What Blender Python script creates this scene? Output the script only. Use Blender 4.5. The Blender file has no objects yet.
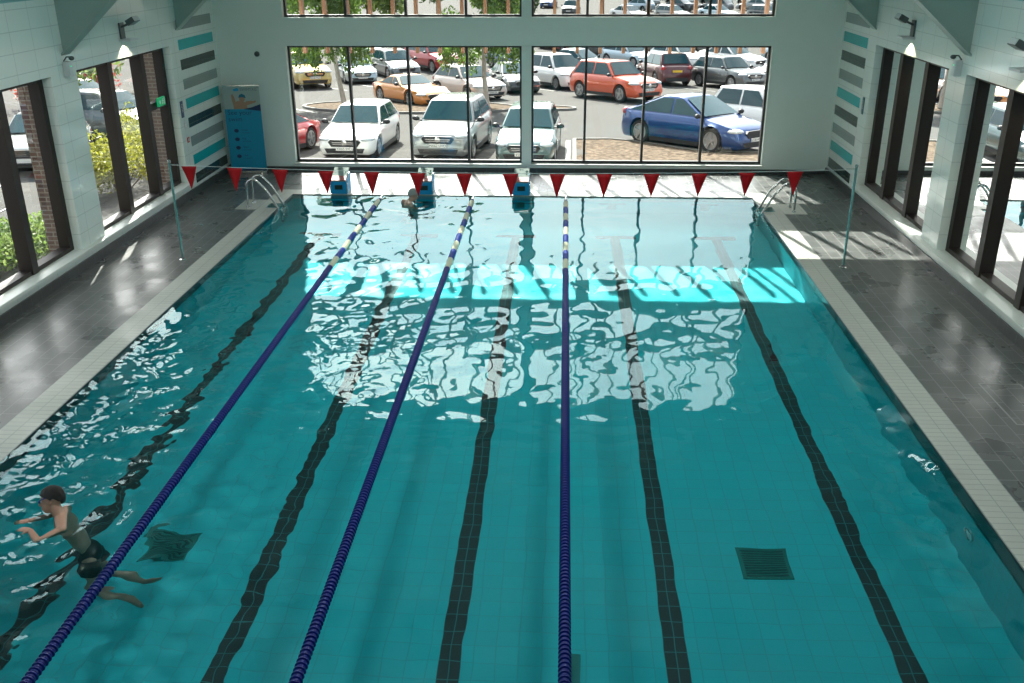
import bpy, bmesh, math, random
import numpy as np
from mathutils import Vector, Matrix, noise
random.seed(7); rng = np.random.default_rng(7)
scn = bpy.context.scene
C = scn.collection
PI = math.pi

# ------------------------------------------------------------------ camera, sky, sun, exposure
def look(yaw, pitch, roll):
    f = Vector((math.sin(yaw)*math.cos(pitch), math.cos(yaw)*math.cos(pitch), -math.sin(pitch)))
    r = f.cross(Vector((0, 0, 1))).normalized(); u = r.cross(f)
    c, s = math.cos(roll), math.sin(roll)
    r2 = r*c + u*s; u2 = -r*s + u*c
    return Matrix(((r2.x, u2.x, -f.x), (r2.y, u2.y, -f.y), (r2.z, u2.z, -f.z))).to_4x4()
cd = bpy.data.cameras.new('camera'); cam = bpy.data.objects.new('camera', cd); C.objects.link(cam)
cd.sensor_width = 36; cd.lens = 33.33; cd.clip_end = 600; cd.clip_start = 0.05
cam.matrix_world = Matrix.Translation((0.925, -0.196, 5.057)) @ look(math.radians(-3.1434), math.radians(22.7826), math.radians(-0.3011))
scn.camera = cam

world = bpy.data.worlds.new('world'); scn.world = world; world.use_nodes = True
wn, wl = world.node_tree.nodes, world.node_tree.links
wn.clear()
sky = wn.new('ShaderNodeTexSky'); sky.sky_type = 'NISHITA'; sky.sun_disc = False
SUN = Vector((-0.27, 1.0, 0.90)).normalized()      # towards the sun
sky.sun_elevation = math.asin(SUN.z); sky.sun_rotation = math.atan2(SUN.x, SUN.y)
sky.dust_density = 4.0; sky.air_density = 1.0
tc = wn.new('ShaderNodeTexCoord'); mp = wn.new('ShaderNodeMapping'); mp.inputs['Scale'].default_value = (1.5, 1.5, 4.0)
cn = wn.new('ShaderNodeTexNoise'); cn.inputs['Scale'].default_value = 2.2; cn.inputs['Detail'].default_value = 5
cr = wn.new('ShaderNodeValToRGB'); cr.color_ramp.elements[0].position = 0.40; cr.color_ramp.elements[1].position = 0.62
mx = wn.new('ShaderNodeMix'); mx.data_type = 'RGBA'; mx.inputs['B'].default_value = (9.0, 9.3, 9.6, 1)
bg = wn.new('ShaderNodeBackground'); bg.inputs['Strength'].default_value = 0.22
wo = wn.new('ShaderNodeOutputWorld')
wl.new(tc.outputs['Generated'], mp.inputs['Vector']); wl.new(mp.outputs[0], cn.inputs['Vector'])
wl.new(cn.outputs[0], cr.inputs[0]); wl.new(cr.outputs[0], mx.inputs['Factor'])
# thin bright haze around the sun
dt = wn.new('ShaderNodeVectorMath'); dt.operation = 'DOT_PRODUCT'; dt.inputs[1].default_value = SUN
nrm = wn.new('ShaderNodeVectorMath'); nrm.operation = 'NORMALIZE'
wl.new(tc.outputs['Generated'], nrm.inputs[0]); wl.new(nrm.outputs[0], dt.inputs[0])
m1 = wn.new('ShaderNodeMath'); m1.operation = 'MAXIMUM'; m1.inputs[1].default_value = 0; wl.new(dt.outputs['Value'], m1.inputs[0])
m2 = wn.new('ShaderNodeMath'); m2.operation = 'POWER'; m2.inputs[1].default_value = 9.0; wl.new(m1.outputs[0], m2.inputs[0])
m3 = wn.new('ShaderNodeVectorMath'); m3.operation = 'SCALE'; m3.inputs[0].default_value = (22.0, 23.5, 24.0); wl.new(m2.outputs[0], m3.inputs['Scale'])
m4 = wn.new('ShaderNodeVectorMath'); m4.operation = 'ADD'
wl.new(sky.outputs[0], mx.inputs['A']); wl.new(mx.outputs['Result'], m4.inputs[0]); wl.new(m3.outputs[0], m4.inputs[1]); wl.new(m4.outputs[0], bg.inputs['Color']); wl.new(bg.outputs[0], wo.inputs[0])

sd = bpy.data.lights.new('sun', 'SUN'); sd.energy = 18.0; sd.angle = math.radians(0.53); sd.color = (1.0, 0.95, 0.86)
sun = bpy.data.objects.new('sun', sd); C.objects.link(sun)
sun.rotation_euler = (-SUN).to_track_quat('-Z', 'Y').to_euler(); sun.location = (-10, 60, 50)

scn.view_settings.view_transform = 'Standard'; scn.view_settings.look = 'None'
scn.view_settings.exposure = 0.0; scn.view_settings.gamma = 1.0; scn.view_settings.use_curve_mapping = False
cy = scn.cycles
cy.max_bounces = 12; cy.diffuse_bounces = 5; cy.glossy_bounces = 5; cy.transmission_bounces = 10; cy.transparent_max_bounces = 32
cy.use_denoising = True; cy.sample_clamp_indirect = 6.0; cy.blur_glossy = 0.3
cy.caustics_refractive = True; cy.caustics_reflective = True
CAUSTIC = True

# ------------------------------------------------------------------ materials
MATS = {}
def mat(name, col, rough=0.5, metal=0.0, spec=0.5, var=0.0, vscale=8.0, bump=0.0, bscale=60.0, coat=0.0, emit=None):
    if name in MATS: return MATS[name]
    m = bpy.data.materials.new(name); m.use_nodes = True; nt = m.node_tree; b = nt.nodes['Principled BSDF']
    b.inputs['Base Color'].default_value = (*col, 1); b.inputs['Roughness'].default_value = rough
    b.inputs['Metallic'].default_value = metal; b.inputs['Specular IOR Level'].default_value = spec
    b.inputs['Coat Weight'].default_value = coat; b.inputs['Coat Roughness'].default_value = 0.04
    if emit:
        b.inputs['Emission Color'].default_value = (*emit[0], 1); b.inputs['Emission Strength'].default_value = emit[1]
    g = nt.nodes.new('ShaderNodeNewGeometry')
    if var > 0:
        n = nt.nodes.new('ShaderNodeTexNoise'); n.inputs['Scale'].default_value = vscale; n.inputs['Detail'].default_value = 4
        nt.links.new(g.outputs['Position'], n.inputs['Vector'])
        r = nt.nodes.new('ShaderNodeMapRange'); r.inputs['To Min'].default_value = 1-var; r.inputs['To Max'].default_value = 1+var
        nt.links.new(n.outputs[0], r.inputs['Value'])
        x = nt.nodes.new('ShaderNodeVectorMath'); x.operation = 'SCALE'; x.inputs[0].default_value = col
        nt.links.new(r.outputs[0], x.inputs['Scale']); nt.links.new(x.outputs[0], b.inputs['Base Color'])
    if bump > 0:
        n = nt.nodes.new('ShaderNodeTexNoise'); n.inputs['Scale'].default_value = bscale
        nt.links.new(g.outputs['Position'], n.inputs['Vector'])
        u = nt.nodes.new('ShaderNodeBump'); u.inputs['Strength'].default_value = bump; u.inputs['Distance'].default_value = 0.02
        nt.links.new(n.outputs[0], u.inputs['Height']); nt.links.new(u.outputs[0], b.inputs['Normal'])
    MATS[name] = m
    return m

def tile_mat(name, c1, c2, grout, w, h, axes='xy', rough=0.3, gap=0.006, offset=0.0, bump=0.3, bias=0.0, spec=0.5, rot=False, extra=0.0):
    if name in MATS: return MATS[name]
    m = bpy.data.materials.new(name); m.use_nodes = True; nt = m.node_tree; b = nt.nodes['Principled BSDF']
    g = nt.nodes.new('ShaderNodeNewGeometry'); s = nt.nodes.new('ShaderNodeSeparateXYZ'); c = nt.nodes.new('ShaderNodeCombineXYZ')
    nt.links.new(g.outputs['Position'], s.inputs[0])
    nt.links.new(s.outputs['XYZ'.index(axes[0].upper())], c.inputs[0]); nt.links.new(s.outputs['XYZ'.index(axes[1].upper())], c.inputs[1])
    br = nt.nodes.new('ShaderNodeTexBrick'); br.offset = offset; br.squash = 1.0
    br.inputs['Scale'].default_value = 1.0; br.inputs['Brick Width'].default_value = w; br.inputs['Row Height'].default_value = h
    br.inputs['Mortar Size'].default_value = gap; br.inputs['Mortar Smooth'].default_value = 0.1; br.inputs['Bias'].default_value = bias
    br.inputs['Color1'].default_value = (*c1, 1); br.inputs['Color2'].default_value = (*c2, 1); br.inputs['Mortar'].default_value = (*grout, 1)
    nt.links.new(c.outputs[0], br.inputs['Vector'])
    src = br.outputs['Color']
    if extra > 0:
        n = nt.nodes.new('ShaderNodeTexNoise'); n.inputs['Scale'].default_value = 1.3; n.inputs['Detail'].default_value = 6
        nt.links.new(g.outputs['Position'], n.inputs['Vector'])
        r = nt.nodes.new('ShaderNodeMapRange'); r.inputs['To Min'].default_value = 1-extra; r.inputs['To Max'].default_value = 1+extra
        nt.links.new(n.outputs[0], r.inputs['Value'])
        x = nt.nodes.new('ShaderNodeVectorMath'); x.operation = 'SCALE'
        nt.links.new(src, x.inputs[0]); nt.links.new(r.outputs[0], x.inputs['Scale']); src = x.outputs[0]
        r2 = nt.nodes.new('ShaderNodeMapRange'); r2.inputs['From Min'].default_value = 0.35; r2.inputs['From Max'].default_value = 0.65
        r2.inputs['To Min'].default_value = rough*0.75; r2.inputs['To Max'].default_value = rough*1.35
        nt.links.new(n.outputs[0], r2.inputs['Value']); nt.links.new(r2.outputs[0], b.inputs['Roughness'])
    else:
        b.inputs['Roughness'].default_value = rough
    nt.links.new(src, b.inputs['Base Color'])
    b.inputs['Specular IOR Level'].default_value = spec
    u = nt.nodes.new('ShaderNodeBump'); u.inputs['Strength'].default_value = bump; u.inputs['Distance'].default_value = 0.004; u.invert = True
    nt.links.new(br.outputs['Fac'], u.inputs['Height']); nt.links.new(u.outputs[0], b.inputs['Normal'])
    MATS[name] = m
    return m

def glass_mat(name, tint=(0.93, 0.97, 0.96), ior=1.5, refl=1.0):
    """window pane: a pane passes light straight through and mirrors by its Fresnel share"""
    if name in MATS: return MATS[name]
    m = bpy.data.materials.new(name); m.use_nodes = True; nt = m.node_tree; nt.nodes.clear()
    o = nt.nodes.new('ShaderNodeOutputMaterial'); mxs = nt.nodes.new('ShaderNodeMixShader')
    t = nt.nodes.new('ShaderNodeBsdfTransparent'); t.inputs[0].default_value = (*tint, 1)
    gl = nt.nodes.new('ShaderNodeBsdfGlossy'); gl.inputs['Roughness'].default_value = 0.0
    gl.inputs['Color'].default_value = (refl, refl, refl, 1)
    fr = nt.nodes.new('ShaderNodeFresnel'); fr.inputs['IOR'].default_value = ior
    nt.links.new(fr.outputs[0], mxs.inputs[0]); nt.links.new(t.outputs[0], mxs.inputs[1]); nt.links.new(gl.outputs[0], mxs.inputs[2])
    nt.links.new(mxs.outputs[0], o.inputs[0])
    MATS[name] = m
    return m

M_wall = mat('white_wall_paint', (0.74, 0.81, 0.76), 0.45, var=0.03, vscale=3)
M_walltile = tile_mat('white_wall_tile', (0.74, 0.81, 0.77), (0.72, 0.80, 0.76), (0.56, 0.63, 0.60), 0.60, 0.30, 'yz', 0.10, 0.006, bump=0.25)
M_ceil = mat('pale_teal_ceiling', (0.26, 0.48, 0.49), 0.7, var=0.03)
M_beam = mat('grey_green_steel_paint', (0.28, 0.38, 0.35), 0.5)
M_deck = tile_mat('dark_deck_tile', (0.095, 0.100, 0.098), (0.078, 0.085, 0.084), (0.20, 0.21, 0.20), 0.40, 0.20, 'yx', 0.30, 0.006, offset=0.5, extra=0.18, bump=0.4)
M_coping = tile_mat('grey_ribbed_coping_tile', (0.46, 0.47, 0.42), (0.43, 0.44, 0.40), (0.30, 0.31, 0.29), 0.20, 0.10, 'xy', 0.4, 0.006, extra=0.12, bump=0.5)
M_skirt = tile_mat('dark_skirting_tile', (0.05, 0.056, 0.056), (0.045, 0.05, 0.05), (0.09, 0.1, 0.1), 0.30, 0.30, 'yz', 0.3, 0.005)
M_skirtx = tile_mat('dark_skirting_tile_end', (0.05, 0.056, 0.056), (0.045, 0.05, 0.05), (0.09, 0.1, 0.1), 0.30, 0.30, 'xz', 0.3, 0.005)
POOLC = (0.012, 0.40, 0.42)
M_pool = tile_mat('turquoise_pool_tile', (0.006, 0.46, 0.50), (0.006, 0.43, 0.47), (0.02, 0.37, 0.41), 0.20, 0.20, 'xy', 0.5, 0.006, extra=0.05)
M_poolx = tile_mat('turquoise_pool_side_tile', (0.006, 0.46, 0.50), (0.006, 0.43, 0.47), (0.02, 0.37, 0.41), 0.20, 0.20, 'xz', 0.5, 0.006)
M_pooly = tile_mat('turquoise_pool_flank_tile', (0.006, 0.46, 0.50), (0.006, 0.43, 0.47), (0.02, 0.37, 0.41), 0.20, 0.20, 'yz', 0.5, 0.006)
M_lane = tile_mat('black_lane_tile', (0.004, 0.012, 0.014), (0.004, 0.010, 0.012), (0.02, 0.16, 0.16), 0.10, 0.20, 'xy', 0.5, 0.005)
M_blk = mat('black_edge_tile', (0.01, 0.014, 0.02), 0.3)
M_brown = mat('dark_brown_frame', (0.013, 0.007, 0.005), 0.5, var=0.15)
M_dkframe = mat('dark_grey_window_frame', (0.035, 0.035, 0.035), 0.35)
M_steel = mat('polished_stainless_steel', (0.62, 0.63, 0.62), 0.18, 1.0)
M_white = mat('white_plastic', (0.8, 0.82, 0.8), 0.4)
M_red = None
M_bluefloat = mat('deep_blue_float_plastic', (0.008, 0.018, 0.20), 0.35)
M_bluefloat2 = mat('bright_blue_float_plastic', (0.02, 0.06, 0.36), 0.35)
M_whitefloat = mat('cream_float_plastic', (0.72, 0.70, 0.55), 0.4)
M_glass = glass_mat('window_glass')
M_fin = mat('brown_timber_fin', (0.22, 0.105, 0.055), 0.7, var=0.2, vscale=5)
M_stone = mat('pale_sill_stone', (0.62, 0.66, 0.62), 0.35)
M_cyan = tile_mat('cyan_stripe_tile', (0.01, 0.42, 0.44), (0.01, 0.40, 0.42), (0.02, 0.36, 0.38), 0.50, 0.30, 'yz', 0.15, 0.004)
M_dgrn = tile_mat('charcoal_stripe_tile', (0.035, 0.055, 0.048), (0.03, 0.05, 0.045), (0.10, 0.13, 0.12), 0.50, 0.30, 'yz', 0.15, 0.005)
M_grystripe = tile_mat('grey_stripe_tile', (0.26, 0.31, 0.30), (0.25, 0.30, 0.29), (0.32, 0.37, 0.36), 0.50, 0.30, 'yz', 0.15, 0.004)
M_brick = tile_mat('brown_brick', (0.17, 0.095, 0.065), (0.11, 0.062, 0.045), (0.27, 0.23, 0.19), 0.225, 0.075, 'xz', 0.85, 0.010, offset=0.5, bump=0.6)
M_bricky = tile_mat('brown_brick_flank', (0.17, 0.095, 0.065), (0.11, 0.062, 0.045), (0.27, 0.23, 0.19), 0.225, 0.075, 'yz', 0.85, 0.010, offset=0.5, bump=0.6)

# ------------------------------------------------------------------ helpers
def tag(o, label=None, cat=None, group=None, kind=None):
    if label: o['label'] = label
    if cat: o['category'] = cat
    if group: o['group'] = group
    if kind: o['kind'] = kind
    return o
def empty(name, loc, rz=0.0):
    o = bpy.data.objects.new(name, None); C.objects.link(o); o.location = loc; o.rotation_euler = (0, 0, rz); o.empty_display_size = 0.1
    return o
def link(name, me, parent=None, loc=None, rot=None):
    o = bpy.data.objects.new(name, me); C.objects.link(o)
    if parent is not None: o.parent = parent
    if loc is not None: o.location = loc
    if rot is not None: o.rotation_euler = rot
    return o

class MB:
    """collects shapes, then links them as ONE mesh object"""
    def __init__(s): s.v = []; s.f = []; s.mi = []; s.m = 0
    def add(s, vs, fs):
        b = len(s.v); s.v += [tuple(v) for v in vs]; s.f += [tuple(b+i for i in f) for f in fs]; s.mi += [s.m]*len(fs); return s
    def box(s, x0, x1, y0, y1, z0, z1):
        return s.add([(x0, y0, z0), (x1, y0, z0), (x1, y1, z0), (x0, y1, z0), (x0, y0, z1), (x1, y0, z1), (x1, y1, z1), (x0, y1, z1)],
                     [(0, 3, 2, 1), (4, 5, 6, 7), (0, 1, 5, 4), (1, 2, 6, 5), (2, 3, 7, 6), (3, 0, 4, 7)])
    def prism(s, pts, axis, a, b):
        """pts: polygon in the two other axes, extruded along axis from a to b"""
        n = len(pts)
        def P(p, t):
            return {'x': (t, p[0], p[1]), 'y': (p[0], t, p[1]), 'z': (p[0], p[1], t)}[axis]
        return s.add([P(p, a) for p in pts]+[P(p, b) for p in pts],
                     [tuple(range(n))[::-1], tuple(range(n, 2*n))]+[(i, (i+1) % n, n+(i+1) % n, n+i) for i in range(n)])
    def tube(s, pts, r, n=8, caps=True):
        pts = [Vector(p) for p in pts]; rs = r if isinstance(r, (list, tuple)) else [r]*len(pts)
        base = len(s.v); up = None
        for i, p in enumerate(pts):
            d = (pts[min(i+1, len(pts)-1)]-pts[max(i-1, 0)]).normalized()
            if up is None:
                up = d.cross(Vector((0, 0, 1)))
                if up.length < 1e-3: up = d.cross(Vector((1, 0, 0)))
            up = (up - d*up.dot(d)).normalized(); w = d.cross(up)
            for k in range(n):
                a = 2*PI*k/n; q = p+(up*math.cos(a)+w*math.sin(a))*rs[i]; s.v.append(tuple(q))
        for i in range(len(pts)-1):
            for k in range(n):
                a = base+i*n+k; b = base+i*n+(k+1) % n
                s.f.append((a, b, b+n, a+n)); s.mi.append(s.m)
        if caps:
            s.f.append(tuple(base+k for k in range(n))[::-1]); s.mi.append(s.m)
            s.f.append(tuple(base+(len(pts)-1)*n+k for k in range(n))); s.mi.append(s.m)
        return s
    def ell(s, c, r, nu=16, nv=10, R=None):
        base = len(s.v)
        def tr(v):
            v = Vector(v)
            if R is not None: v = R @ v
            return (c[0]+v.x, c[1]+v.y, c[2]+v.z)
        for j in range(nv+1):
            t = PI*j/nv
            for i in range(nu):
                a = 2*PI*i/nu; s.v.append(tr((r[0]*math.sin(t)*math.cos(a), r[1]*math.sin(t)*math.sin(a), r[2]*math.cos(t))))
        for j in range(nv):
            for i in range(nu):
                a = base+j*nu+i; b = base+j*nu+(i+1) % nu
                s.f.append((a, a+nu, b+nu, b)); s.mi.append(s.m)
        return s
    def lathe(s, prof, n=24, axis='z', c=(0, 0, 0)):
        base = len(s.v)
        for (r, h) in prof:
            for k in range(n):
                a = 2*PI*k/n; x, y = r*math.cos(a), r*math.sin(a)
                v = {'z': (x, y, h), 'x': (h, x, y), 'y': (y, h, x)}[axis]; s.v.append((v[0]+c[0], v[1]+c[1], v[2]+c[2]))
        for i in range(len(prof)-1):
            for k in range(n):
                a = base+i*n+k; b = base+i*n+(k+1) % n
                s.f.append((a, b, b+n, a+n)); s.mi.append(s.m)
        return s
    def mesh(s, name, mats, smooth=None):
        me = bpy.data.meshes.new(name); me.from_pydata(s.v, [], s.f)
        ms = mats if isinstance(mats, (list, tuple)) else [mats]
        for m in ms: me.materials.append(m)
        if len(ms) > 1: me.polygons.foreach_set('material_index', s.mi)
        me.update()
        if smooth is not None:
            me.polygons.foreach_set('use_smooth', [True]*len(me.polygons))
            me.set_sharp_from_angle(angle=math.radians(smooth))
        return me
    def build(s, name, mats, parent=None, loc=None, rot=None, smooth=None, bevel=0.0):
        o = link(name, s.mesh(name, mats, smooth), parent, loc, rot)
        if bevel > 0:
            bv = o.modifiers.new('bevel', 'BEVEL'); bv.width = bevel; bv.segments = 2; bv.limit_method = 'ANGLE'
        return o

def text(name, body, size, m, parent=None, mat4=None, align='LEFT', extrude=0.001, font_scale=None):
    cu = bpy.data.curves.new(name, 'FONT'); cu.body = body; cu.size = size; cu.align_x = align; cu.extrude = extrude
    cu.materials.append(m)
    if font_scale: cu.space_character = font_scale
    tmp = bpy.data.objects.new(name+'_curve', cu); me_ = bpy.data.meshes.new_from_object(tmp); bpy.data.objects.remove(tmp)
    o = bpy.data.objects.new(name, me_); C.objects.link(o)
    if parent is not None: o.parent = parent
    if mat4 is not None: o.matrix_local = mat4
    return o
def struct(o): o['kind'] = 'structure'; return o

# ------------------------------------------------------------------ dimensions
XP, YP = 5.0, 20.0            # pool half width, length
XW = 7.12; YE = 22.32; YN = -3.0
ZW = -0.02                    # still water level
ZB = -1.32                    # pool floor
BAYL = [(15.56, 19.55), (10.76, 14.72), (5.96, 9.92), (1.16, 5.12), (-2.6, 0.3)]
BAYR = [(15.95, 19.85), (11.15, 15.22), (6.35, 10.42), (1.55, 5.6), (-2.6, 0.8)]
ZS, ZH = 0.34, 3.16           # side window sill and head
def zc(x): return min(7.6, 4.30+1.35*(XW-abs(x)))        # ceiling height

# ------------------------------------------------------------------ floor, pool shell
m = MB()
NX0, NX1 = 5.0, 5.30; NY0, NY1 = 18.82, 19.22         # ladder recess in the pool edge
def frame_rects(x0, x1, y0, y1, z0, z1, X0, X1, Y0, Y1):
    m.box(X0, X1, Y0, y0, z0, z1); m.box(X0, X1, y1, Y1, z0, z1); m.box(X0, x0, y0, y1, z0, z1); m.box(x1, X1, y0, y1, z0, z1)
frame_rects(-XP-.4, XP+.4, -.4, YP+.4, -1.6, 0, -XW, XW, YN, YE)
struct(m.build('floor', M_deck))
m = MB()
for s in (-1, 1):
    xs = sorted((s*XP, s*(XP+.4)))
    m.box(xs[0], xs[1], 0, NY0, -.35, 0); m.box(xs[0], xs[1], NY1, YP, -.35, 0)
    q = sorted((s*(XP+.26), s*(XP+.4))); m.box(q[0], q[1], NY0, NY1, -.35, 0)
m.box(-XP-.4, XP+.4, YP, YP+.4, -.35, 0); m.box(-XP-.4, XP+.4, -.4, 0, -.35, 0)
struct(m.build('trim_1', M_coping))
m = MB()                                             # pale landing slabs beside the ladders
for s in (-1, 1):
    q = sorted((s*(XP+.4), s*(XP+.86))); m.box(q[0], q[1], 18.66, 19.46, -.02, 0.004)
struct(m.build('trim_2', M_coping))
m = MB()                                             # pool basin
m.box(-XP-.3, XP+.3, -.3, YP+.3, ZB-.2, ZB)
struct(m.build('floor_pool', M_pool))
m = MB()
m.box(-XP-.3, -XP, 0, YP, ZB, -.28); struct(m.build('wall_pool_left', M_pooly))
m = MB(); m.box(XP, XP+.3, 0, YP, ZB, -.28); struct(m.build('wall_pool_right', M_pooly))
m = MB(); m.box(-XP, XP, YP, YP+.3, ZB, -.28); struct(m.build('wall_pool_far', M_poolx))
m = MB(); m.box(-XP, XP, -.3, 0, ZB, -.28); struct(m.build('wall_pool_near', M_poolx))
m = MB()                                             # black tile band at the water line
e = .006
for s in (-1, 1):
    for (a, b) in ((0, NY0), (NY1, YP)):
        q = sorted((s*XP, s*(XP-e))); m.box(q[0], q[1], a, b, -.30, -.012)
struct(m.build('trim_3', M_blk))
m = MB(); m.box(-XP, XP, 0, e, -.30, -.03); struct(m.build('trim_4', M_pooly))
# lane lines on the pool floor
m = MB()
for k in range(5):
    x = -4+2*k
    m.box(x-.1, x+.1, 1.6, 18.4, ZB, ZB+.004); m.box(x-.4, x-.1, 18.2, 18.4, ZB, ZB+.004); m.box(x+.1, x+.4, 18.2, 18.4, ZB, ZB+.004)
    m.box(x-.1, x+.1, YP-.004, YP, -1.0, -.5); m.box(x-.3, x+.3, YP-.004, YP, -.62, -.5)
struct(m.build('trim_5', M_lane))

# water surface: a fine sheet of real ripples, chop where the swimmers work, calmer towards the near right
ys = np.concatenate([np.arange(0.0, 12.0, .026), np.arange(12.0, YP-.01, .055), [YP]])
xs = np.linspace(-XP-.26, XP+.26, 300); NXG, NYG = len(xs), len(ys)
X, Y = np.meshgrid(xs, ys)
H = np.zeros_like(X)
def gauss(cx, cy, sx, sy): return np.exp(-((X-cx)/sx)**2-((Y-cy)/sy)**2)
ampL = 0.10 + 0.50*gauss(-4.3, 8.0, 1.9, 5.0)+0.20*gauss(-2.8, 17.0, 1.9, 4.0)+0.03*gauss(0.5, 12.5, 3.8, 2.6)+0.30*gauss(4.6, 8.2, 1.0, 1.6)+0.10*gauss(-2.2, 6.5, 1.4, 3)
ampS = 0.016 + 0.50*gauss(-4.3, 8.5, 2.0, 5.0)+0.10*gauss(-3.2, 15.5, 1.8, 3.5)+0.02*gauss(0, 11.0, 3.5, 1.6)+0.22*gauss(4.6, 8.2, 0.8, 1.2)+0.06*gauss(-2.2, 6.5, 1.4, 3)
HL = np.zeros_like(X); HS = np.zeros_like(X)
for k in range(90):
    short = k % 2
    lam = (0.10*(0.30/0.10)**rng.random()) if short else (0.34*(1.3/0.34)**rng.random()); a = rng.random()*2*PI
    kx, ky = math.cos(a)*2*PI/lam, math.sin(a)*2*PI/lam
    A = (0.0042 if short else 0.0040)*lam**0.85
    wob = 0.35*np.sin(X*0.9*math.cos(a*3)+Y*0.7*math.sin(a*3)+k)*2
    w_ = A*np.sin(kx*X+ky*Y+rng.random()*2*PI+wob)
    if short: HS += w_
    else: HL += w_
H = HL*ampL+HS*ampS*np.clip((13.5-Y)/1.5, 0.0, 1)
def rings(cx, cy, A, lam, R, ph=0):
    r = np.hypot(X-cx, Y-cy)
    return A*np.sin(2*PI*r/lam+ph)*np.exp(-(r/R)**2)*np.minimum(r/0.3, 1)
H += rings(-3.9, 7.3, .007, .34, 1.3)+rings(-2.3, 19.3, .004, .30, 1.2)+rings(-4.3, 7.1, .004, .22, 1.2)
verts = np.stack([X.ravel(), Y.ravel(), (H+ZW).ravel()], 1)
me = bpy.data.meshes.new('water')
idx = np.arange(NXG*NYG).reshape(NYG, NXG)
fc = np.stack([idx[:-1, :-1].ravel(), idx[:-1, 1:].ravel(), idx[1:, 1:].ravel(), idx[1:, :-1].ravel()], 1)
me.from_pydata(verts.tolist(), [], fc.tolist()); me.polygons.foreach_set('use_smooth', [True]*len(fc))
mw = bpy.data.materials.new('pool_water'); mw.use_nodes = True; nt = mw.node_tree; nt.nodes.clear()
o_ = nt.nodes.new('ShaderNodeOutputMaterial'); gw = nt.nodes.new('ShaderNodeBsdfGlass')
gw.inputs['IOR'].default_value = 1.333; gw.inputs['Roughness'].default_value = 0.0; gw.inputs['Color'].default_value = (0.78, 0.98, 1.0, 1)
nt.links.new(gw.outputs[0], o_.inputs[0])
me.materials.append(mw)
water = struct(link('water', me))
if CAUSTIC:
    sd.cycles.is_caustics_light = True
    water.cycles.is_caustics_caster = True
    for n in ('floor_pool', 'wall_pool_left', 'wall_pool_right', 'wall_pool_far', 'wall_pool_near', 'trim_5'):
        bpy.data.objects[n].cycles.is_caustics_receiver = True

# ------------------------------------------------------------------ side walls with window bays
def side_wall(s, bays, name):
    m = MB()
    def bx(a, b, y0, y1, z0, z1): q = sorted((s*a, s*b)); m.box(q[0], q[1], y0, y1, z0, z1)
    bx(XW, XW+.38, YN, YE+.3, -.3, ZS-.03); bx(XW, XW+.38, YN, YE+.3, ZH, 4.5)
    ys_ = sorted([y for b in bays for y in b]); edges = [YN]+ys_+[YE+.3]
    for i in range(0, len(edges), 2): bx(XW, XW+.38, edges[i], edges[i+1], ZS-.03, ZH)
    struct(m.build(name, M_walltile))
    t = MB()                                        # brick outer leaf and piers
    def bt(a, b, y0, y1, z0, z1): q = sorted((s*a, s*b)); t.box(q[0], q[1], y0, y1, z0, z1)
    bt(XW+.38, XW+.50, YN, YE+.3, -1.2, ZS-.06); bt(XW+.38, XW+.50, YN, YE+.3, ZH, 4.4)
    for i in range(0, len(edges), 2):
        bt(XW+.38, XW+(.66 if s < 0 else .92), edges[i]+(.12 if i else 0), edges[i+1]-(.12 if i+1 < len(edges)-1 else 0), -1.2, ZH)
    struct(t.build(name+'_brickwork', M_brick))
side_wall(-1, BAYL, 'wall_left'); side_wall(1, BAYR, 'wall_right')
for s, nm, bays in ((-1, 'left', BAYL), (1, 'right', BAYR)):
    m = MB(); q = sorted((s*XW, s*(XW-.03))); m.box(q[0], q[1], YN, YE, 0, .16); struct(m.build('baseboard_'+nm, M_skirt))
    m = MB(); q = sorted((s*(XW+.30), s*(XW-.10)))
    m.box(q[0], q[1], YN, bays[0][1]+.05, ZS-.06, ZS); struct(m.build('trim_6' if s < 0 else 'trim_7', M_stone, bevel=.008))
# windows of the side walls: dark frame, mullions, panes
nwin = 1
def side_window(s, y0, y1, mull, door=False):
    global nwin
    r = empty('window_%d' % nwin, (s*(XW+.24), (y0+y1)/2, ZS)); r['kind'] = 'structure'; nwin += 1
    cx, cyy = s*(XW+.24), (y0+y1)/2
    f = MB(); d = .09; w = .13
    f.box(-d, d, y0-cyy, y0-cyy+w, 0, ZH-ZS); f.box(-d, d, y1-cyy-w, y1-cyy, 0, ZH-ZS)
    f.box(-d, d, y0-cyy+w, y1-cyy-w, 0, .07); f.box(-d, d, y0-cyy+w, y1-cyy-w, ZH-ZS-.07, ZH-ZS)
    f.build('frame', M_brown, r)
    st = [y0+w]+[y for y in mull]+[y1-w]
    for y in mull:
        k = MB(); k.box(-.11, .11, y-.085-cyy, y+.085-cyy, 0.0, ZH-ZS); k.build('mullion', M_brown, r)
    for a, b in zip(st[:-1], st[1:]):
        a2 = a+(.085 if a != st[0] else 0)-cyy; b2 = b-(.085 if b != st[-1] else 0)-cyy
        g = MB(); g.add([(0, a2, .07), (0, b2, .07), (0, b2, ZH-ZS-.07), (0, a2, ZH-ZS-.07)], [(0, 1, 2, 3)]); g.build('pane', M_glass, r)
        if door and b == st[-1]:
            k = MB(); k.box(-.07, .07, a2, b2, 1.66, 1.80); k.build('transom', M_brown, r)
    return r
for (y0, y1), mu, dr in zip(BAYL, ([17.05, 18.45], [12.05, 13.45], [7.2, 8.6], [2.4, 3.8], [-1.2]), (True, False, False, False, False)): side_window(-1, y0, y1, mu, dr)
for (y0, y1), mu in zip(BAYR, ([17.3, 18.65], [12.5, 13.9], [7.6, 9.0], [2.8, 4.2], [-1.0])): side_window(1, y0, y1, mu)

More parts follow.
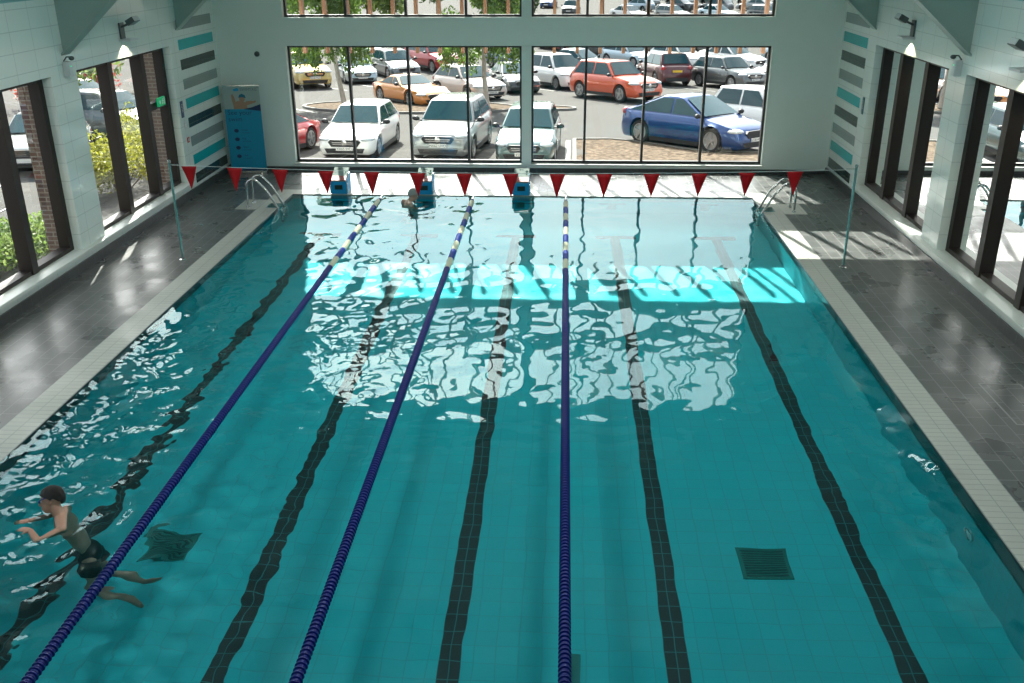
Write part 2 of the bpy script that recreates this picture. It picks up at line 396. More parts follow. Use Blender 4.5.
# striped tile bands beside the far corners
bandc = [M_grystripe, M_cyan, M_dgrn]
for s, y0, y1, nm in ((-1, 20.02, 22.08, 'trim_8'), (1, 20.42, 22.20, 'trim_9')):
    m = MB()
    for k in range(9):
        m.m = k % 3; z = 3.53-.40*k; q = sorted((s*XW, s*(XW-.006))); m.box(q[0], q[1], y0, y1, z-.105, z+.105)
    struct(m.build(nm, bandc))

# ------------------------------------------------------------------ far wall, its two rows of glazing
WX0, WX1 = -5.52, 5.60; WZ0, WZ1, WZ2 = 0.20, 2.90, 3.52
def ztop(x): return min(6.3, 6.15+1.0*(5.6-abs(x)))
m = MB(); T0, T1 = YE, YE+.42
m.box(-XW-.38, WX0, T0, T1, -.3, 4.6); m.box(WX1, XW+.38, T0, T1, -.3, 4.6)
m.box(WX0, WX1, T0, T1, -.3, WZ0)
m.box(WX0, WX1, T0-.02, T1, WZ1, WZ2)                      # deep transom beam
m.box(-.055, .165, T0-.06, T1, WZ0, WZ1); m.box(-.055, .165, T0-.06, T1, WZ2, 6.35)    # centre post
def gable(x0, x1):                                         # wall between glazing head and roof
    m.prism([(x0, ztop(x0)), (x1, ztop(x1)), (x1, 8.3), (x0, 8.3)], 'y', T0, T1)
m.box(-XW-.38, WX0, T0, T1, 4.6, 8.3); m.box(WX1, XW+.38, T0, T1, 4.6, 8.3)
for a, b in ((WX0, -5.40), (-5.40, 5.40), (5.40, WX1)): gable(a, b)
struct(m.build('wall_far', M_wall))
m = MB(); m.box(WX0-.05, WX1+.05, YE-.06, YE+.12, WZ0-.03, WZ0+.0); struct(m.build('trim_10', M_stone, bevel=.006))
m = MB(); m.box(-XW, XW, YE-.03, YE, 0, .10); struct(m.build('baseboard_far', M_skirtx))
MUL = [-4.10, -2.71, -1.33, 1.425, 2.79, 4.17]
YG = YE+.20
def far_window(x0, x1, low):
    global nwin
    r = empty('window_%d' % nwin, ((x0+x1)/2, YG, WZ0 if low else WZ2)); r['kind'] = 'structure'; nwin += 1
    cx = (x0+x1)/2; z0 = 0; H1 = WZ1-WZ0
    ht = (lambda x: H1) if low else (lambda x: ztop(x)-WZ2)
    w = .05; f = MB(); d = .05
    mus = [x for x in MUL if x0 < x < x1]
    kn = [x for x in (-5.40, 5.40) if x0 < x < x1 and not low]
    f.box(x0-cx, x0-cx+w, -d, d, 0, ht(x0)); f.box(x1-cx-w, x1-cx, -d, d, 0, ht(x1)); f.box(x0-cx+w, x1-cx-w, -d, d, 0, w)
    ks = [x0]+kn+[x1]
    for a, b in zip(ks[:-1], ks[1:]): f.prism([(a-cx, ht(a)-w), (b-cx, ht(b)-w), (b-cx, ht(b)), (a-cx, ht(a))], 'y', -d, d)
    f.build('frame', M_dkframe, r)
    for x in mus:
        k = MB(); k.box(x-cx-.028, x-cx+.028, -.07, .07, w, ht(x)-w*.5); k.build('mullion', M_dkframe, r)
    st = [x0]+mus+[x1]
    for a, b in zip(st[:-1], st[1:]):
        a2, b2 = a+.03, b-.03
        pts = [(a2-cx, w), (b2-cx, w), (b2-cx, ht(b2)-w)]+[(x-cx, ht(x)-w) for x in kn if a2 < x < b2]+[(a2-cx, ht(a2)-w)]
        g = MB(); g.add([(p[0], 0, p[1]) for p in pts], [tuple(range(len(pts)))]); g.build('pane', M_glass, r)
    return r
far_window(WX0, -.055, True); far_window(.165, WX1, True); far_window(WX0, -.055, False); far_window(.165, WX1, False)

# near wall, ceiling, portal frames
m = MB(); m.box(-XW-.38, XW+.38, YN-.3, YN, -.3, 8.3); struct(m.build('wall_near', M_wall))
m = MB()
for s in (-1, 1):
    xk = XW-3.3/1.35
    m.prism([(s*(XW+.4), zc(XW+.4)), (s*xk, 7.6), (s*xk, 7.8), (s*(XW+.4), zc(XW+.4)+.2)], 'y', YN-.3, T1)
m.box(-xk, xk, YN-.3, T1, 7.6, 7.8)
struct(m.build('ceiling', M_ceil))
for Yf in (0.9, 5.7, 10.5, 15.3, 20.1):
    r = empty('portal_frame', (0, Yf, 0)); r['kind'] = 'structure'
    for s in (-1, 1):
        xk = XW-3.3/1.35
        h = MB()
        h.prism([(s*XW, 3.48), (s*4.2, 6.05), (s*4.2, 7.598), (s*xk, 7.598), (s*XW, zc(XW)-.002)], 'y', -.06, .06); h.build('haunch', M_beam, r)
        h = MB(); dx, dz = 2.92, 2.57; L = math.hypot(dx, dz); nx, nz = -dz/L*.03, dx/L*.03
        a = (s*XW, 3.46); b = (s*4.2, 6.03)
        h.prism([(a[0], a[1]-.03), (b[0], b[1]-.03), (b[0], b[1]+.005), (a[0], a[1]+.005)], 'y', -.14, .14); h.build('bottom_flange', M_beam, r)
        h = MB(); h.prism([(s*4.2, 6.05), (s*2.6, 7.1), (0, 7.1), (0, 7.598), (s*4.2, 7.598)], 'y', -.08, .08); h.build('rafter', M_beam, r)
    if Yf > 20:
        h = MB(); h.box(-5.25, 5.25, -.10, .10, 5.05, 5.75); h.build('reflection_stop_beam', M_beam, r)  # unseen beam added to cut off the window's reflection in the water


# ------------------------------------------------------------------ outdoors: ground, car park, islands
def sstep(a, b, x):
    t = min(1, max(0, (x-a)/(b-a))); return t*t*(3-2*t)
def zg(Y): return -1.05-.05*(min(max(Y, 30), 60)-30)
def zground(x, y):
    zf = zg(y)
    if abs(x) > XW and y < 31:                      # level strip beside the building, falling to the car park
        t = sstep(22.0, 31.0, y); return (-0.35)*(1-t)+zf*t if x < 0 else (-0.22)*(1-t)+zf*t
    if y < 27: t = sstep(24, 27, y); return -0.5*(1-t)+zf*t
    return zf
gx = np.concatenate([np.linspace(-120, -20, 20)[:-1], np.linspace(-20, 20, 81), np.linspace(20, 120, 20)[1:]])
gy = np.concatenate([np.linspace(-12, 22.6, 24), np.linspace(23.2, 62, 66), np.linspace(66, 240, 30)])
vs = []; fs = []
for j, y in enumerate(gy):
    for i, x in enumerate(gx): vs.append((x, y, zground(x, y)))
n = len(gx)
for j in range(len(gy)-1):
    for i in range(n-1):
        if gy[j+1] < 22.7 and -XW-.3 < gx[i] and gx[i+1] < XW+.3: continue
        fs.append((j*n+i, j*n+i+1, (j+1)*n+i+1, (j+1)*n+i))
M_asph = mat('grey_asphalt', (0.094, 0.092, 0.087), 0.9, 0.0, 0.05, var=0.10, vscale=0.8, bump=0.2, bscale=30)  # asphalt's own grey with slight random mottling
mg = MB(); mg.add(vs, fs); struct(mg.build('ground', M_asph, smooth=40))
M_gravel = mat('brown_gravel', (0.115, 0.088, 0.064), 0.95, 0.0, 0.05, var=1.6, vscale=7.0, bump=0.8, bscale=14)
M_kerb = mat('pale_concrete_kerb', (0.15, 0.147, 0.135), 0.8, var=0.08)
def island(name, pts, lift=.10):
    """kerbed gravel bed following the slope of the ground"""
    cx = sum(p[0] for p in pts)/len(pts); cyy = sum(p[1] for p in pts)/len(pts)
    def ring(k, dz): return [(cx+(x-cx)*k, cyy+(y-cyy)*k, zground(x, y)+dz) for x, y in pts]
    N = len(pts); r = empty(name, (0, 0, 0)); r['kind'] = 'structure'
    A = ring(1.0, -.05); B = ring(1.0, lift); c_ = []
    cxk = [(p[0]+(cx-p[0])*0.15/max(.2, math.hypot(cx-p[0], cyy-p[1])), p[1]+(cyy-p[1])*0.15/max(.2, math.hypot(cx-p[0], cyy-p[1]))) for p in pts]
    Cc = [(x, y, zground(x, y)+lift) for x, y in cxk]; D = [(x, y, zground(x, y)+lift-.04) for x, y in cxk]
    k = MB(); k.add(A+B+Cc+D, [(i, (i+1) % N, N+(i+1) % N, N+i) for i in range(N)]+[(N+i, N+(i+1) % N, 2*N+(i+1) % N, 2*N+i) for i in range(N)]+[(2*N+i, 2*N+(i+1) % N, 3*N+(i+1) % N, 3*N+i) for i in range(N)])
    k.build('kerb', M_kerb, r)
    g = MB(); g.add(D+[(cx, cyy, zground(cx, cyy)+lift)], [(i, (i+1) % N, N) for i in range(N)]); g.build('gravel_bed', M_gravel, r)
    return r
def ell_pts(cx, cy_, rx, ry, rot, n=28):
    c, s_ = math.cos(rot), math.sin(rot)
    return [(cx+rx*math.cos(2*PI*i/n)*c-ry*math.sin(2*PI*i/n)*s_, cy_+rx*math.cos(2*PI*i/n)*s_+ry*math.sin(2*PI*i/n)*c) for i in range(n)]
island('ground_island', ell_pts(-5.9, 42.4, 4.9, 2.4, -.08))
island('ground_island', ell_pts(.45, 42.1, 1.05, .7, -.2))
island('ground_island', [(1.2, 27.0), (1.25, 32.4), (2.4, 32.5), (3.6, 31.8), (4.6, 30.6), (5.6, 29.9), (7.5, 29.3), (9.0, 29.2), (9.0, 26.2), (5, 25.6)], .09)
M_line = mat('worn_white_road_paint', (0.30, 0.30, 0.28), 0.7, var=0.1)
def ribbon(mb, a, b, w):
    a = Vector(a); b = Vector(b); d = (b-a).normalized(); nrm = Vector((-d.y, d.x))*w/2; K = 8; q = []
    for i in range(K+1):
        p = a+(b-a)*i/K
        for s_ in (1, -1):
            v = p+nrm*s_; q.append((v.x, v.y, zground(v.x, v.y)+.012))
    mb.add(q, [(2*i, 2*i+1, 2*i+3, 2*i+2) for i in range(K)])
m = MB()
for x in (-8.0, -5.4, -2.9, -.45): ribbon(m, (x-.9, 27.3), (x+.25, 32.0), .10)
ribbon(m, (1.05, 27.2), (1.1, 32.4), .16)
for k in range(14):
    x = -16+2.75*k; ribbon(m, (x, 50.5), (x-3.2, 54.5), .10)
ribbon(m, (-13, 44.0), (-9.5, 40.2), .12); ribbon(m, (-14, 43.6), (-10.2, 39.6), .12)
struct(m.build('ground_markings', M_line))

# ------------------------------------------------------------------ cars
M_tyre = mat('black_tyre_rubber', (0.012, 0.012, 0.013), 0.8)
M_rim = mat('silver_alloy_rim', (0.42, 0.43, 0.44), 0.3, 0.8)
M_trim = mat('black_car_trim', (0.012, 0.013, 0.015), 0.45)
M_lamp = mat('clear_headlamp', (0.55, 0.6, 0.62), 0.08, 0.3, coat=1.0)
M_tail = mat('red_tail_lamp', (0.35, 0.01, 0.01), 0.15, coat=1.0)
M_plate = mat('white_number_plate', (0.75, 0.75, 0.72), 0.4)
M_plateY = mat('yellow_number_plate', (0.75, 0.50, 0.03), 0.4)
M_ink = mat('black_ink', (0.01, 0.01, 0.012), 0.5)
M_cglass = mat('tinted_car_glass', (0.012, 0.055, 0.065), 0.04, 0.0, 0.5)
M_chrome = mat('chrome', (0.7, 0.7, 0.7), 0.1, 1.0)
def paint(name, col, metal=0.0): return mat(name, col, 0.28, metal, 0.5, coat=1.0)
# kind: L, W, H, wheelbase, wheel r, belt z, hood z, windscreen base x, roof front x, roof rear x, rear glass base x, boot z
KIND = {
 'hatch': dict(L=4.2, W=1.80, H=1.46, wb=2.6, r=.32, belt=.92, hood=.88, nose=.68, A=.78, B=.10, Cc=-1.45, D=-1.95, boot=.95, cl=.17),
 'suv':   dict(L=4.45, W=1.86, H=1.67, wb=2.68, r=.36, belt=1.06, hood=1.04, nose=.86, A=.86, B=.25, Cc=-1.62, D=-2.05, boot=1.08, cl=.24),
 'saloon': dict(L=4.7, W=1.86, H=1.45, wb=2.85, r=.34, belt=.92, hood=.88, nose=.68, A=.85, B=.05, Cc=-.95, D=-1.75, boot=1.0, cl=.16),
 'sports': dict(L=4.45, W=1.92, H=1.28, wb=2.62, r=.35, belt=.86, hood=.82, nose=.60, A=.55, B=-.12, Cc=-.75, D=-1.65, boot=.88, cl=.13),
 'coupe': dict(L=4.8, W=1.94, H=1.60, wb=2.89, r=.38, belt=1.02, hood=.96, nose=.76, A=1.1, B=.10, Cc=-.70, D=-2.2, boot=1.12, cl=.18),
 'mpv':   dict(L=3.9, W=1.72, H=1.62, wb=2.45, r=.31, belt=.98, hood=.96, nose=.78, A=.98, B=.35, Cc=-1.45, D=-1.80, boot=1.0, cl=.18),
}
CACHE = {}
def lerp(a, b, t): return a+(b-a)*t
def prof(pts, x):
    for (x0, z0), (x1, z1) in zip(pts[:-1], pts[1:]):
        if x <= x1:
            t = (x-x0)/(x1-x0) if x1 > x0 else 0
            t = min(1, max(0, t)); return lerp(z0, z1, t)
    return pts[-1][1]
def car_meshes(kind):
    if kind in CACHE: return CACHE[kind]
    k = KIND[kind]; L2 = k['L']/2; W2 = k['W']/2; q = {}
    xf, xr = k['wb']/2-.02, -k['wb']/2-.02; R = k['r']+.055
    top = [(-L2, k['boot']*.66), (-L2+.07, k['boot']*.90), (-L2+.22, k['boot']), (k['D'], k['boot']), (k['D']+.35, k['belt']+.02), (k['A']-.05, k['belt']), (k['A']+.15, k['hood']+.015), (L2-.75, k['hood']-.05), (L2-.25, k['nose']+.04), (L2-.06, k['nose']-.08), (L2, k['nose']*.72)]
    sx = sorted(set([-L2, -L2+.03, -L2+.07, -L2+.15, -L2+.3, L2, L2-.03, L2-.08, L2-.16, L2-.3, L2-.5]+list(np.linspace(-L2+.5, L2-.75, 14).round(3))+[xc+R*math.cos(PI*i/10) for xc in (xf, xr) for i in range(11)]+[xc+s_*(R+.004) for xc in (xf, xr) for s_ in (1, -1)]))
    m = MB(); rings = []
    for x in sx:
        t = abs(x)/L2; w = W2*(1-.16*max(0, (t-.62)/.38)**2.4); zt = prof(top, x); zb = k['cl']
        if t > .97: zb += .10*(t-.97)/.03
        arch = 0
        for xc in (xf, xr):
            if abs(x-xc) < R: arch = max(arch, k['r']+math.sqrt(R*R-(x-xc)**2))
        flare = .015 if arch else 0
        zo = max(zb, arch)
        z2 = max(zb+.10, zo+.005); z3 = max(lerp(zb, zt, .55), zo+.02); z4 = max(zt-.10, zo+.03); z5 = max(zt-.02, zo+.035); zt2 = max(zt+.01, z5)
        half = [(0, zb+.02 if not arch else zo), (w*.9, zo), (w*.985+flare, z2), (w+flare, z3), (w*.975, z4), (w*.90, z5), (w*.55, zt2+.005), (0, zt2+.015)]
        ring = [(x, y, z) for y, z in half]+[(x, -y, z) for y, z in half[-2:0:-1]]
        rings.append(ring)
    nr = len(rings[0]); vs_ = [v for r_ in rings for v in r_]; f_ = []
    for i in range(len(rings)-1):
        for j in range(nr): f_.append((i*nr+j, i*nr+(j+1) % nr, (i+1)*nr+(j+1) % nr, (i+1)*nr+j))
    f_.append(tuple(range(nr))[::-1]); f_.append(tuple((len(rings)-1)*nr+j for j in range(nr)))
    m.add(vs_, f_)
    # cabin shell on top, same paint
    zb_ = k['belt']; H_ = k['H']; wbt = W2*.90; wrf = W2*.70
    A, B, Cx, D = k['A'], k['B'], k['Cc'], k['D']
    cp = [(D-.02, zb_-.02), (Cx, H_-.035), (lerp(Cx, B, .4), H_), (B-.2, H_-.01), (B, H_-.04), (A+.02, zb_-.02)]
    cx_ = sorted(set([D-.02, Cx, B, A+.02]+list(np.linspace(D-.02, A+.02, 18).round(3))))
    def yat(z): return lerp(wbt, wrf, min(1, max(0, (z-zb_)/(H_-.04-zb_))))
    rings = []
    for x in cx_:
        zr = prof(cp, x); zz = [zb_-.06, lerp(zb_, zr, .33), lerp(zb_, zr, .66), zr-.05, zr-.012, zr]
        ys_ = [wbt, yat(zz[1]), yat(zz[2]), yat(zz[3]), yat(zr)*.93, yat(zr)*.6]
        half = list(zip(ys_, zz))+[(0, zr+.012)]
        rings.append([(x, y, z) for y, z in half]+[(x, -y, z) for y, z in half[-2::-1]])
    nr = len(rings[0]); vs_ = [v for r_ in rings for v in r_]; f_ = []
    for i in range(len(rings)-1):
        for j in range(nr-1): f_.append((i*nr+j, i*nr+j+1, (i+1)*nr+j+1, (i+1)*nr+j))
    m.add(vs_, f_)
    q['body'] = m.mesh('car_body', M_trim, 38)
    # glazing
    def screen(xa, za, xb, zb2, w0, w1, off):
        g = MB(); N = 8; v = []
        for j in range(5):
            t = j/4; x = lerp(xa, xb, t); z = lerp(za, zb2, t); w = lerp(w0, w1, t)
            for i in range(N+1):
                u = -1+2*i/N; v.append((x+off[0]*(1.0-.55*u*u), u*w, z+off[1]*(1-.4*u*u)))
        g.add(v, [(j*(N+1)+i, j*(N+1)+i+1, (j+1)*(N+1)+i+1, (j+1)*(N+1)+i) for j in range(4) for i in range(N)])
        return g
    def sub(x0, z0, x1, z1, t): return lerp(x0, x1, t), lerp(z0, z1, t)
    a0 = sub(A, zb_, B, H_-.04, .05); a1 = sub(A, zb_, B, H_-.04, .93)
    q['windscreen'] = screen(a0[0], a0[1], a1[0], a1[1], wbt*.93, wrf*.93, (.045, .03)).mesh('windscreen', M_cglass, 60)
    d0 = sub(D, zb_, Cx, H_-.035, .12); d1 = sub(D, zb_, Cx, H_-.035, .90)
    q['rear_window'] = screen(d0[0], d0[1], d1[0], d1[1], wbt*.86, wrf*.90, (-.045, .03)).mesh('rear_window', M_cglass, 60)
    zl, zh = zb_+.035, H_-.105
    fx = lambda z: lerp(A, B, (z-zb_)/(H_-.04-zb_))-.13
    rx = lambda z: lerp(D, Cx, (z-zb_)/(H_-.035-zb_))+.16
    xm = lerp(fx(zh), rx(zh), .45)+.05
    for s_, nm in ((1, 'side_window_l'), (-1, 'side_window_r')):
        for part, (xa_l, xa_h, xb_l, xb_h) in (('f', (fx(zl), fx(zh), xm+.04, xm+.04)), ('b', (xm-.04, xm-.04, rx(zl), rx(zh)))):
            g = MB(); v = []
            for j in range(4):
                z = lerp(zl, zh, j/3)
                for xx in (lerp(xa_l, xa_h, j/3), lerp(xb_l, xb_h, j/3)): v.append((xx, s_*(yat(z)+.010), z))
            g.add(v, [(2*j, 2*j+1, 2*j+3, 2*j+2) for j in range(3)])
            q[nm+part] = g.mesh('side_window', M_cglass, 60)
    # wheels
    r_ = k['r']; t = MB(); t.lathe([(r_*.70, -.10), (r_*.93, -.11), (r_, -.07), (r_, .07), (r_*.93, .11), (r_*.70, .10)], 28, 'y')
    q['wheel'] = t.mesh('wheel', M_tyre, 50)
    t = MB(); t.lathe([(r_*.70, .0), (r_*.70, .105), (r_*.63, .105), (r_*.60, .05), (.0, .05)], 28, 'y')
    for i in range(5):
        a = 2*PI*i/5; R3 = Matrix.Rotation(a, 3, 'Y'); b_ = MB().box(-.035, .035, .055, .10, 0, r_*.66)
        t.add([R3 @ Vector(v) for v in b_.v], b_.f)
    t.lathe([(.06, .05), (.06, .11), (0, .115)], 12, 'y')
    q['rim'] = t.mesh('rim', M_rim, 30)
    # front and rear fittings
    def patch(pts, th):      # convex polygon (x,y,z), pushed along -x
        n_ = len(pts); g = MB(); g.add([Vector(p) for p in pts]+[Vector(p)-Vector((th, 0, 0)) for p in pts], [tuple(range(n_)), tuple(range(n_, 2*n_))[::-1]]+[(i, n_+i, n_+(i+1) % n_, (i+1) % n_) for i in range(n_)]); return g
    nz = k['nose']; FX = L2+.012
    for s_, nm in ((1, 'l'), (-1, 'r')):
        g = MB(); g.ell((L2-.27, s_*W2*.73, nz-.06), (.27, .20, .085), 14, 8, Matrix.Rotation(-s_*.45, 3, 'Z')); q['headlight'+nm] = g.mesh('headlight', M_lamp, 60)
        g = MB(); g.ell((-L2+.16, s_*W2*.78, k['boot']-.16), (.15, .13, .13), 12, 8); q['tail_light'+nm] = g.mesh('tail_light', M_tail, 60)
        g = MB(); g.ell((A-.12, s_*(W2+.09), zb_+.06), (.075, .12, .075), 12, 8); g.box(A-.15, A-.08, min(s_*W2*.85, s_*(W2+.04)), max(s_*W2*.85, s_*(W2+.04)), zb_-.01, zb_+.03); q['mirror'+nm] = g.mesh('mirror', M_trim, 60)
    g = MB(); g.prism([(-.50, nz-.12), (-.40, nz-.26), (.40, nz-.26), (.50, nz-.12), (.42, nz-.05), (-.42, nz-.05)], 'x', L2-.14, FX+.004); q['grille'] = g.mesh('grille', M_trim)
    g = MB(); g.prism([(-.62, k['cl']+.20), (-.55, k['cl']+.06), (.55, k['cl']+.06), (.62, k['cl']+.20)], 'x', L2-.16, FX-.0); q['lower_intake'] = g.mesh('lower_intake', M_trim)
    g = MB(); g.prism([(-.60, k['cl']+.22), (-.60, k['cl']+.03), (.60, k['cl']+.03), (.60, k['cl']+.22)], 'x', -L2-.012, -L2+.16); q['rear_bumper'] = g.mesh('rear_bumper', M_trim)
    for s_ in (1, -1):
        g = MB(); y = sorted((s_*W2*.975, s_*(W2+.006))); g.box(xr+R+.01, xf-R-.01, y[0], y[1], k['cl']-.01, k['cl']+.12); q['sill'+('l' if s_ > 0 else 'r')] = g.mesh('sill_trim', M_trim)
    g = MB(); g.box(FX, FX+.02, -.26, .26, nz-.37, nz-.26); q['plate'] = g.mesh('number_plate', M_plate)
    g = MB(); g.box(-L2-.03, -L2-.01, -.26, .26, k['boot']-.36, k['boot']-.25); q['plateb'] = g.mesh('number_plate', M_plateY)
    CACHE[kind] = (q, k); return CACHE[kind]
def make_car(kind, X_, Y_, heading, pt, label, group=None, detail=2, plate=None, badge=None, roofc=None, name='car', scale=1.0):
    """heading: direction of the nose, radians from +X; X_, Y_: middle of the car"""
    q, k = car_meshes(kind); r = empty(name, (X_, Y_, zground(X_, Y_)))
    d = Vector((math.cos(heading), math.sin(heading))); z1 = zground(X_+d.x, Y_+d.y); z0 = zground(X_-d.x, Y_-d.y)
    n2 = Vector((-d.y, d.x)); z3 = zground(X_+n2.x, Y_+n2.y); z2 = zground(X_-n2.x, Y_-n2.y)
    fx_ = Vector((d.x, d.y, (z1-z0)/2)).normalized(); ly = Vector((n2.x, n2.y, (z3-z2)/2)); ly = (ly-fx_*ly.dot(fx_)).normalized(); uz = fx_.cross(ly)
    r.rotation_euler = Matrix((fx_, ly, uz)).transposed().to_euler(); r.scale = (scale,)*3
    tag(r, label, 'car', group)
    b = link('body', q['body'], r); b.material_slots[0].link = 'OBJECT'; b.material_slots[0].material = pt
    link('windscreen', q['windscreen'], r)
    if detail >= 1: link('rear_window', q['rear_window'], r)
    for nm in ('side_window_lf', 'side_window_rf', 'side_window_lb', 'side_window_rb'): link('side_window', q[nm], r)
    if kind == 'sports':
        pass
    for sx_ in (1, -1):
        for sy in (1, -1):
            w = link('wheel', q['wheel'], r, (sx_*k['wb']/2-.02, sy*(k['W']/2-.125), k['r']), (0, 0, 0 if sy > 0 else PI))
            if detail >= 1: link('rim', q['rim'], w)
    if detail >= 1:
        for nm in ('headlightl', 'headlightr'): link('headlight', q[nm], r)
        link('grille', q['grille'], r); link('number_plate', q['plate'], r)
    if detail >= 2:
        for nm in ('tail_lightl', 'tail_lightr'): link('tail_light', q[nm], r)
        for nm in ('mirrorl', 'mirrorr'):
            mo = link('mirror', q[nm], r)
        link('lower_intake', q['lower_intake'], r); link('rear_bumper', q['rear_bumper'], r)
        link('sill_trim', q['sill'+'l'], r); link('sill_trim', q['sill'+'r'], r); link('number_plate', q['plateb'], r)
        if plate:
            text('plate_lettering', plate, .105, M_ink, r, Matrix(((0, 0, 1, k['L']/2+.034), (1, 0, 0, 0), (0, 1, 0, k['nose']-.352), (0, 0, 0, 1))), 'CENTER')
    if badge:
        g = MB(); g.lathe([(.0, .0), (.075, .0), (.085, .02), (.06, .03), (0, .03)], 16, 'x', (k['L']/2+.01, 0, k['nose']-.14)); g.build('badge', M_chrome, r, smooth=40)
        g = MB(); g.box(k['L']/2+.01, k['L']/2+.024, -.38, .38, k['nose']-.15, k['nose']-.12); g.box(k['L']/2+.01, k['L']/2+.024, -.36, .36, k['nose']-.20, k['nose']-.18); g.build('grille_bar', M_chrome, r)
    return r
P_white = paint('white_car_paint', (0.80, 0.80, 0.78)); P_silver = paint('silver_car_paint', (0.27, 0.29, 0.29), .5); P_grey = paint('grey_car_paint', (0.12, 0.135, 0.135), .5)
P_dark = paint('dark_car_paint', (0.03, 0.04, 0.045), .3); P_teal = paint('grey_green_car_paint', (0.10, 0.16, 0.155), .5); P_blue = paint('deep_blue_car_paint', (0.006, 0.05, 0.19), .4)
P_red = paint('red_car_paint', (0.40, 0.012, 0.02), .2); P_orange = paint('orange_red_car_paint', (0.62, 0.09, 0.03), .1); P_copper = paint('copper_orange_car_paint', (0.62, 0.24, 0.055), .3)
P_gold = paint('gold_car_paint', (0.46, 0.34, 0.10), .5); P_pale = paint('pale_champagne_car_paint', (0.55, 0.48, 0.43), .1); P_dred = paint('dark_red_black_car_paint', (0.09, 0.012, 0.015), .3)
P_lblue = paint('pale_blue_silver_car_paint', (0.38, 0.48, 0.54), .5); P_pink = paint('faded_pink_red_car_paint', (0.62, 0.20, 0.22), .1)
rad = math.radians
# row against the building, noses towards the pool hall
HN = rad(-107)
make_car('hatch', -5.55, 30.2, rad(-93), P_white, 'white hatchback nosed up to the window left of the silver estate car', plate='YX65 SVD', badge=True)
make_car('suv', -2.55, 29.95, rad(-96), P_silver, 'silver grey estate with dark screen parked between the white hatchback and the centre post', plate='MX62 UVO', badge=True)
make_car('hatch', -0.12, 29.6, rad(-93), P_teal, 'dark green grey hatchback seen across the white centre post', plate='YD14 KLR', badge=True)
make_car('sports', -8.40, 29.0, rad(-104), P_red, 'low red car cut off by the left edge of the lower window')
make_car('coupe', 5.20, 31.4, rad(-47), P_blue, 'deep blue sloping-roofed car beside the gravel bed, sun glinting on its flank', plate='LC70 WKN', scale=1.03)
make_car('mpv', 8.0, 34.6, rad(-50), P_white, 'white hatchback half hidden behind the deep blue car', plate='MT13 RZE')
# second row beyond the lane, all at a slant
make_car('suv', -13.5, 53.4, rad(-62), P_gold, 'gold car with twin grille openings, leftmost car of the second row', plate='BN18 XGO', badge=True, scale=1.12)
make_car('saloon', -11.3, 56.6, rad(-68), P_lblue, 'pale blue silver saloon behind the left birch trunk', plate='RK11 OTB', badge=True)
make_car('hatch', -9.6, 60.4, rad(-62), P_grey, 'dark grey hatchback between the pale blue saloon and the red car', plate='YJ16 FHC', scale=1.1)
make_car('suv', -7.6, 63.6, rad(-52), P_red, 'red sport utility car behind the copper sports car', plate='DE17 PLM', badge=True, scale=1.1)
make_car('sports', -6.15, 44.6, rad(-50), P_copper, 'copper orange sports coupe standing by the gravel island', plate='F19 TYP', name='sports_car')
make_car('hatch', -3.75, 47.4, rad(-53), P_pale, 'pale champagne and white hatchback with large dark grille behind the right birch', plate='KP69 RSL', badge=True, scale=1.05)
make_car('saloon', -1.75, 51.0, rad(-72), P_dark, 'dark car with a pale bonnet just left of the white centre post')
make_car('mpv', 0.55, 53.0, rad(-58), P_white, 'white small people carrier just right of the centre post', plate='SF60 EHV', badge=True, scale=1.1)
make_car('saloon', 1.9, 62.4, rad(-40), P_teal, 'grey green hatchback behind the white people carrier and orange car')
make_car('suv', 3.35, 46.7, rad(-51), P_orange, 'bright orange sport utility car alone on the open lane', plate='NX18 WDC', badge=True, scale=1.08)
make_car('suv', 6.5, 55.6, rad(104), P_dred, 'dark red car showing its tail and yellow plate', badge=None, scale=1.05)
make_car('suv', 9.75, 53.2, rad(-58), P_grey, 'grey car with a star-barred grille parked beside the dark red tail', plate='AB67 KNU', badge=True, scale=.98)
make_car('saloon', 13.6, 57.4, rad(-130), P_dark, 'black car cut off by the right edge of the lower window')
# third row, then the distant rows
for i, (kd, x, y, h, pt, lb) in enumerate([
    ('hatch', -17.6, 66.5, -60, P_white, 'white hatchback behind the gold car'), ('saloon', -13.9, 71.5, -60, P_lblue, 'pale blue saloon in the third row behind the birch leaves'),
    ('hatch', -3.6, 74.0, -55, P_dark, 'dark hatchback partly hidden by the right birch leaves'), ('saloon', -2.4, 64.2, -55, P_blue, 'blue saloon glimpsed behind the right birch trunk'),
    ('hatch', .6, 76.5, -50, P_pink, 'faded red hatchback at the top edge beside the centre post'), ('saloon', 3.4, 72.0, -45, P_dark, 'dark saloon behind the grey green hatchback'),
    ('hatch', 5.3, 66.6, -50, P_lblue, 'pale blue hatchback behind the orange car'), ('hatch', 8.6, 66.0, -50, P_white, 'white hatchback behind the dark red tail'),
    ('saloon', 11.9, 65.0, -50, P_white, 'white saloon behind the grey car with the barred grille'), ('hatch', 8.2, 74.5, -50, P_silver, 'silver hatchback in the third row on the right'),
    ('saloon', 12.2, 74.0, -50, P_silver, 'silver saloon at the right of the third row'), ('hatch', 16.4, 67.5, -50, P_lblue, 'pale blue hatchback at the right end of the third row'),
    ('saloon', 6.3, 83.0, -50, P_white, 'white saloon at the top of the lower right window')]):
    make_car(kd, x, y, rad(h), pt, lb, 'cars in the third row of the car park', 1)
far = [P_white, P_silver, P_lblue, P_white, P_grey, P_silver, P_teal, P_dark]
fl = {P_white.name: 'white', P_silver.name: 'silver', P_lblue.name: 'pale blue', P_grey.name: 'grey', P_teal.name: 'grey green', P_dark.name: 'dark'}
ORD = ['first', 'second', 'third', 'fourth', 'fifth', 'sixth', 'seventh', 'eighth']
kk = 0
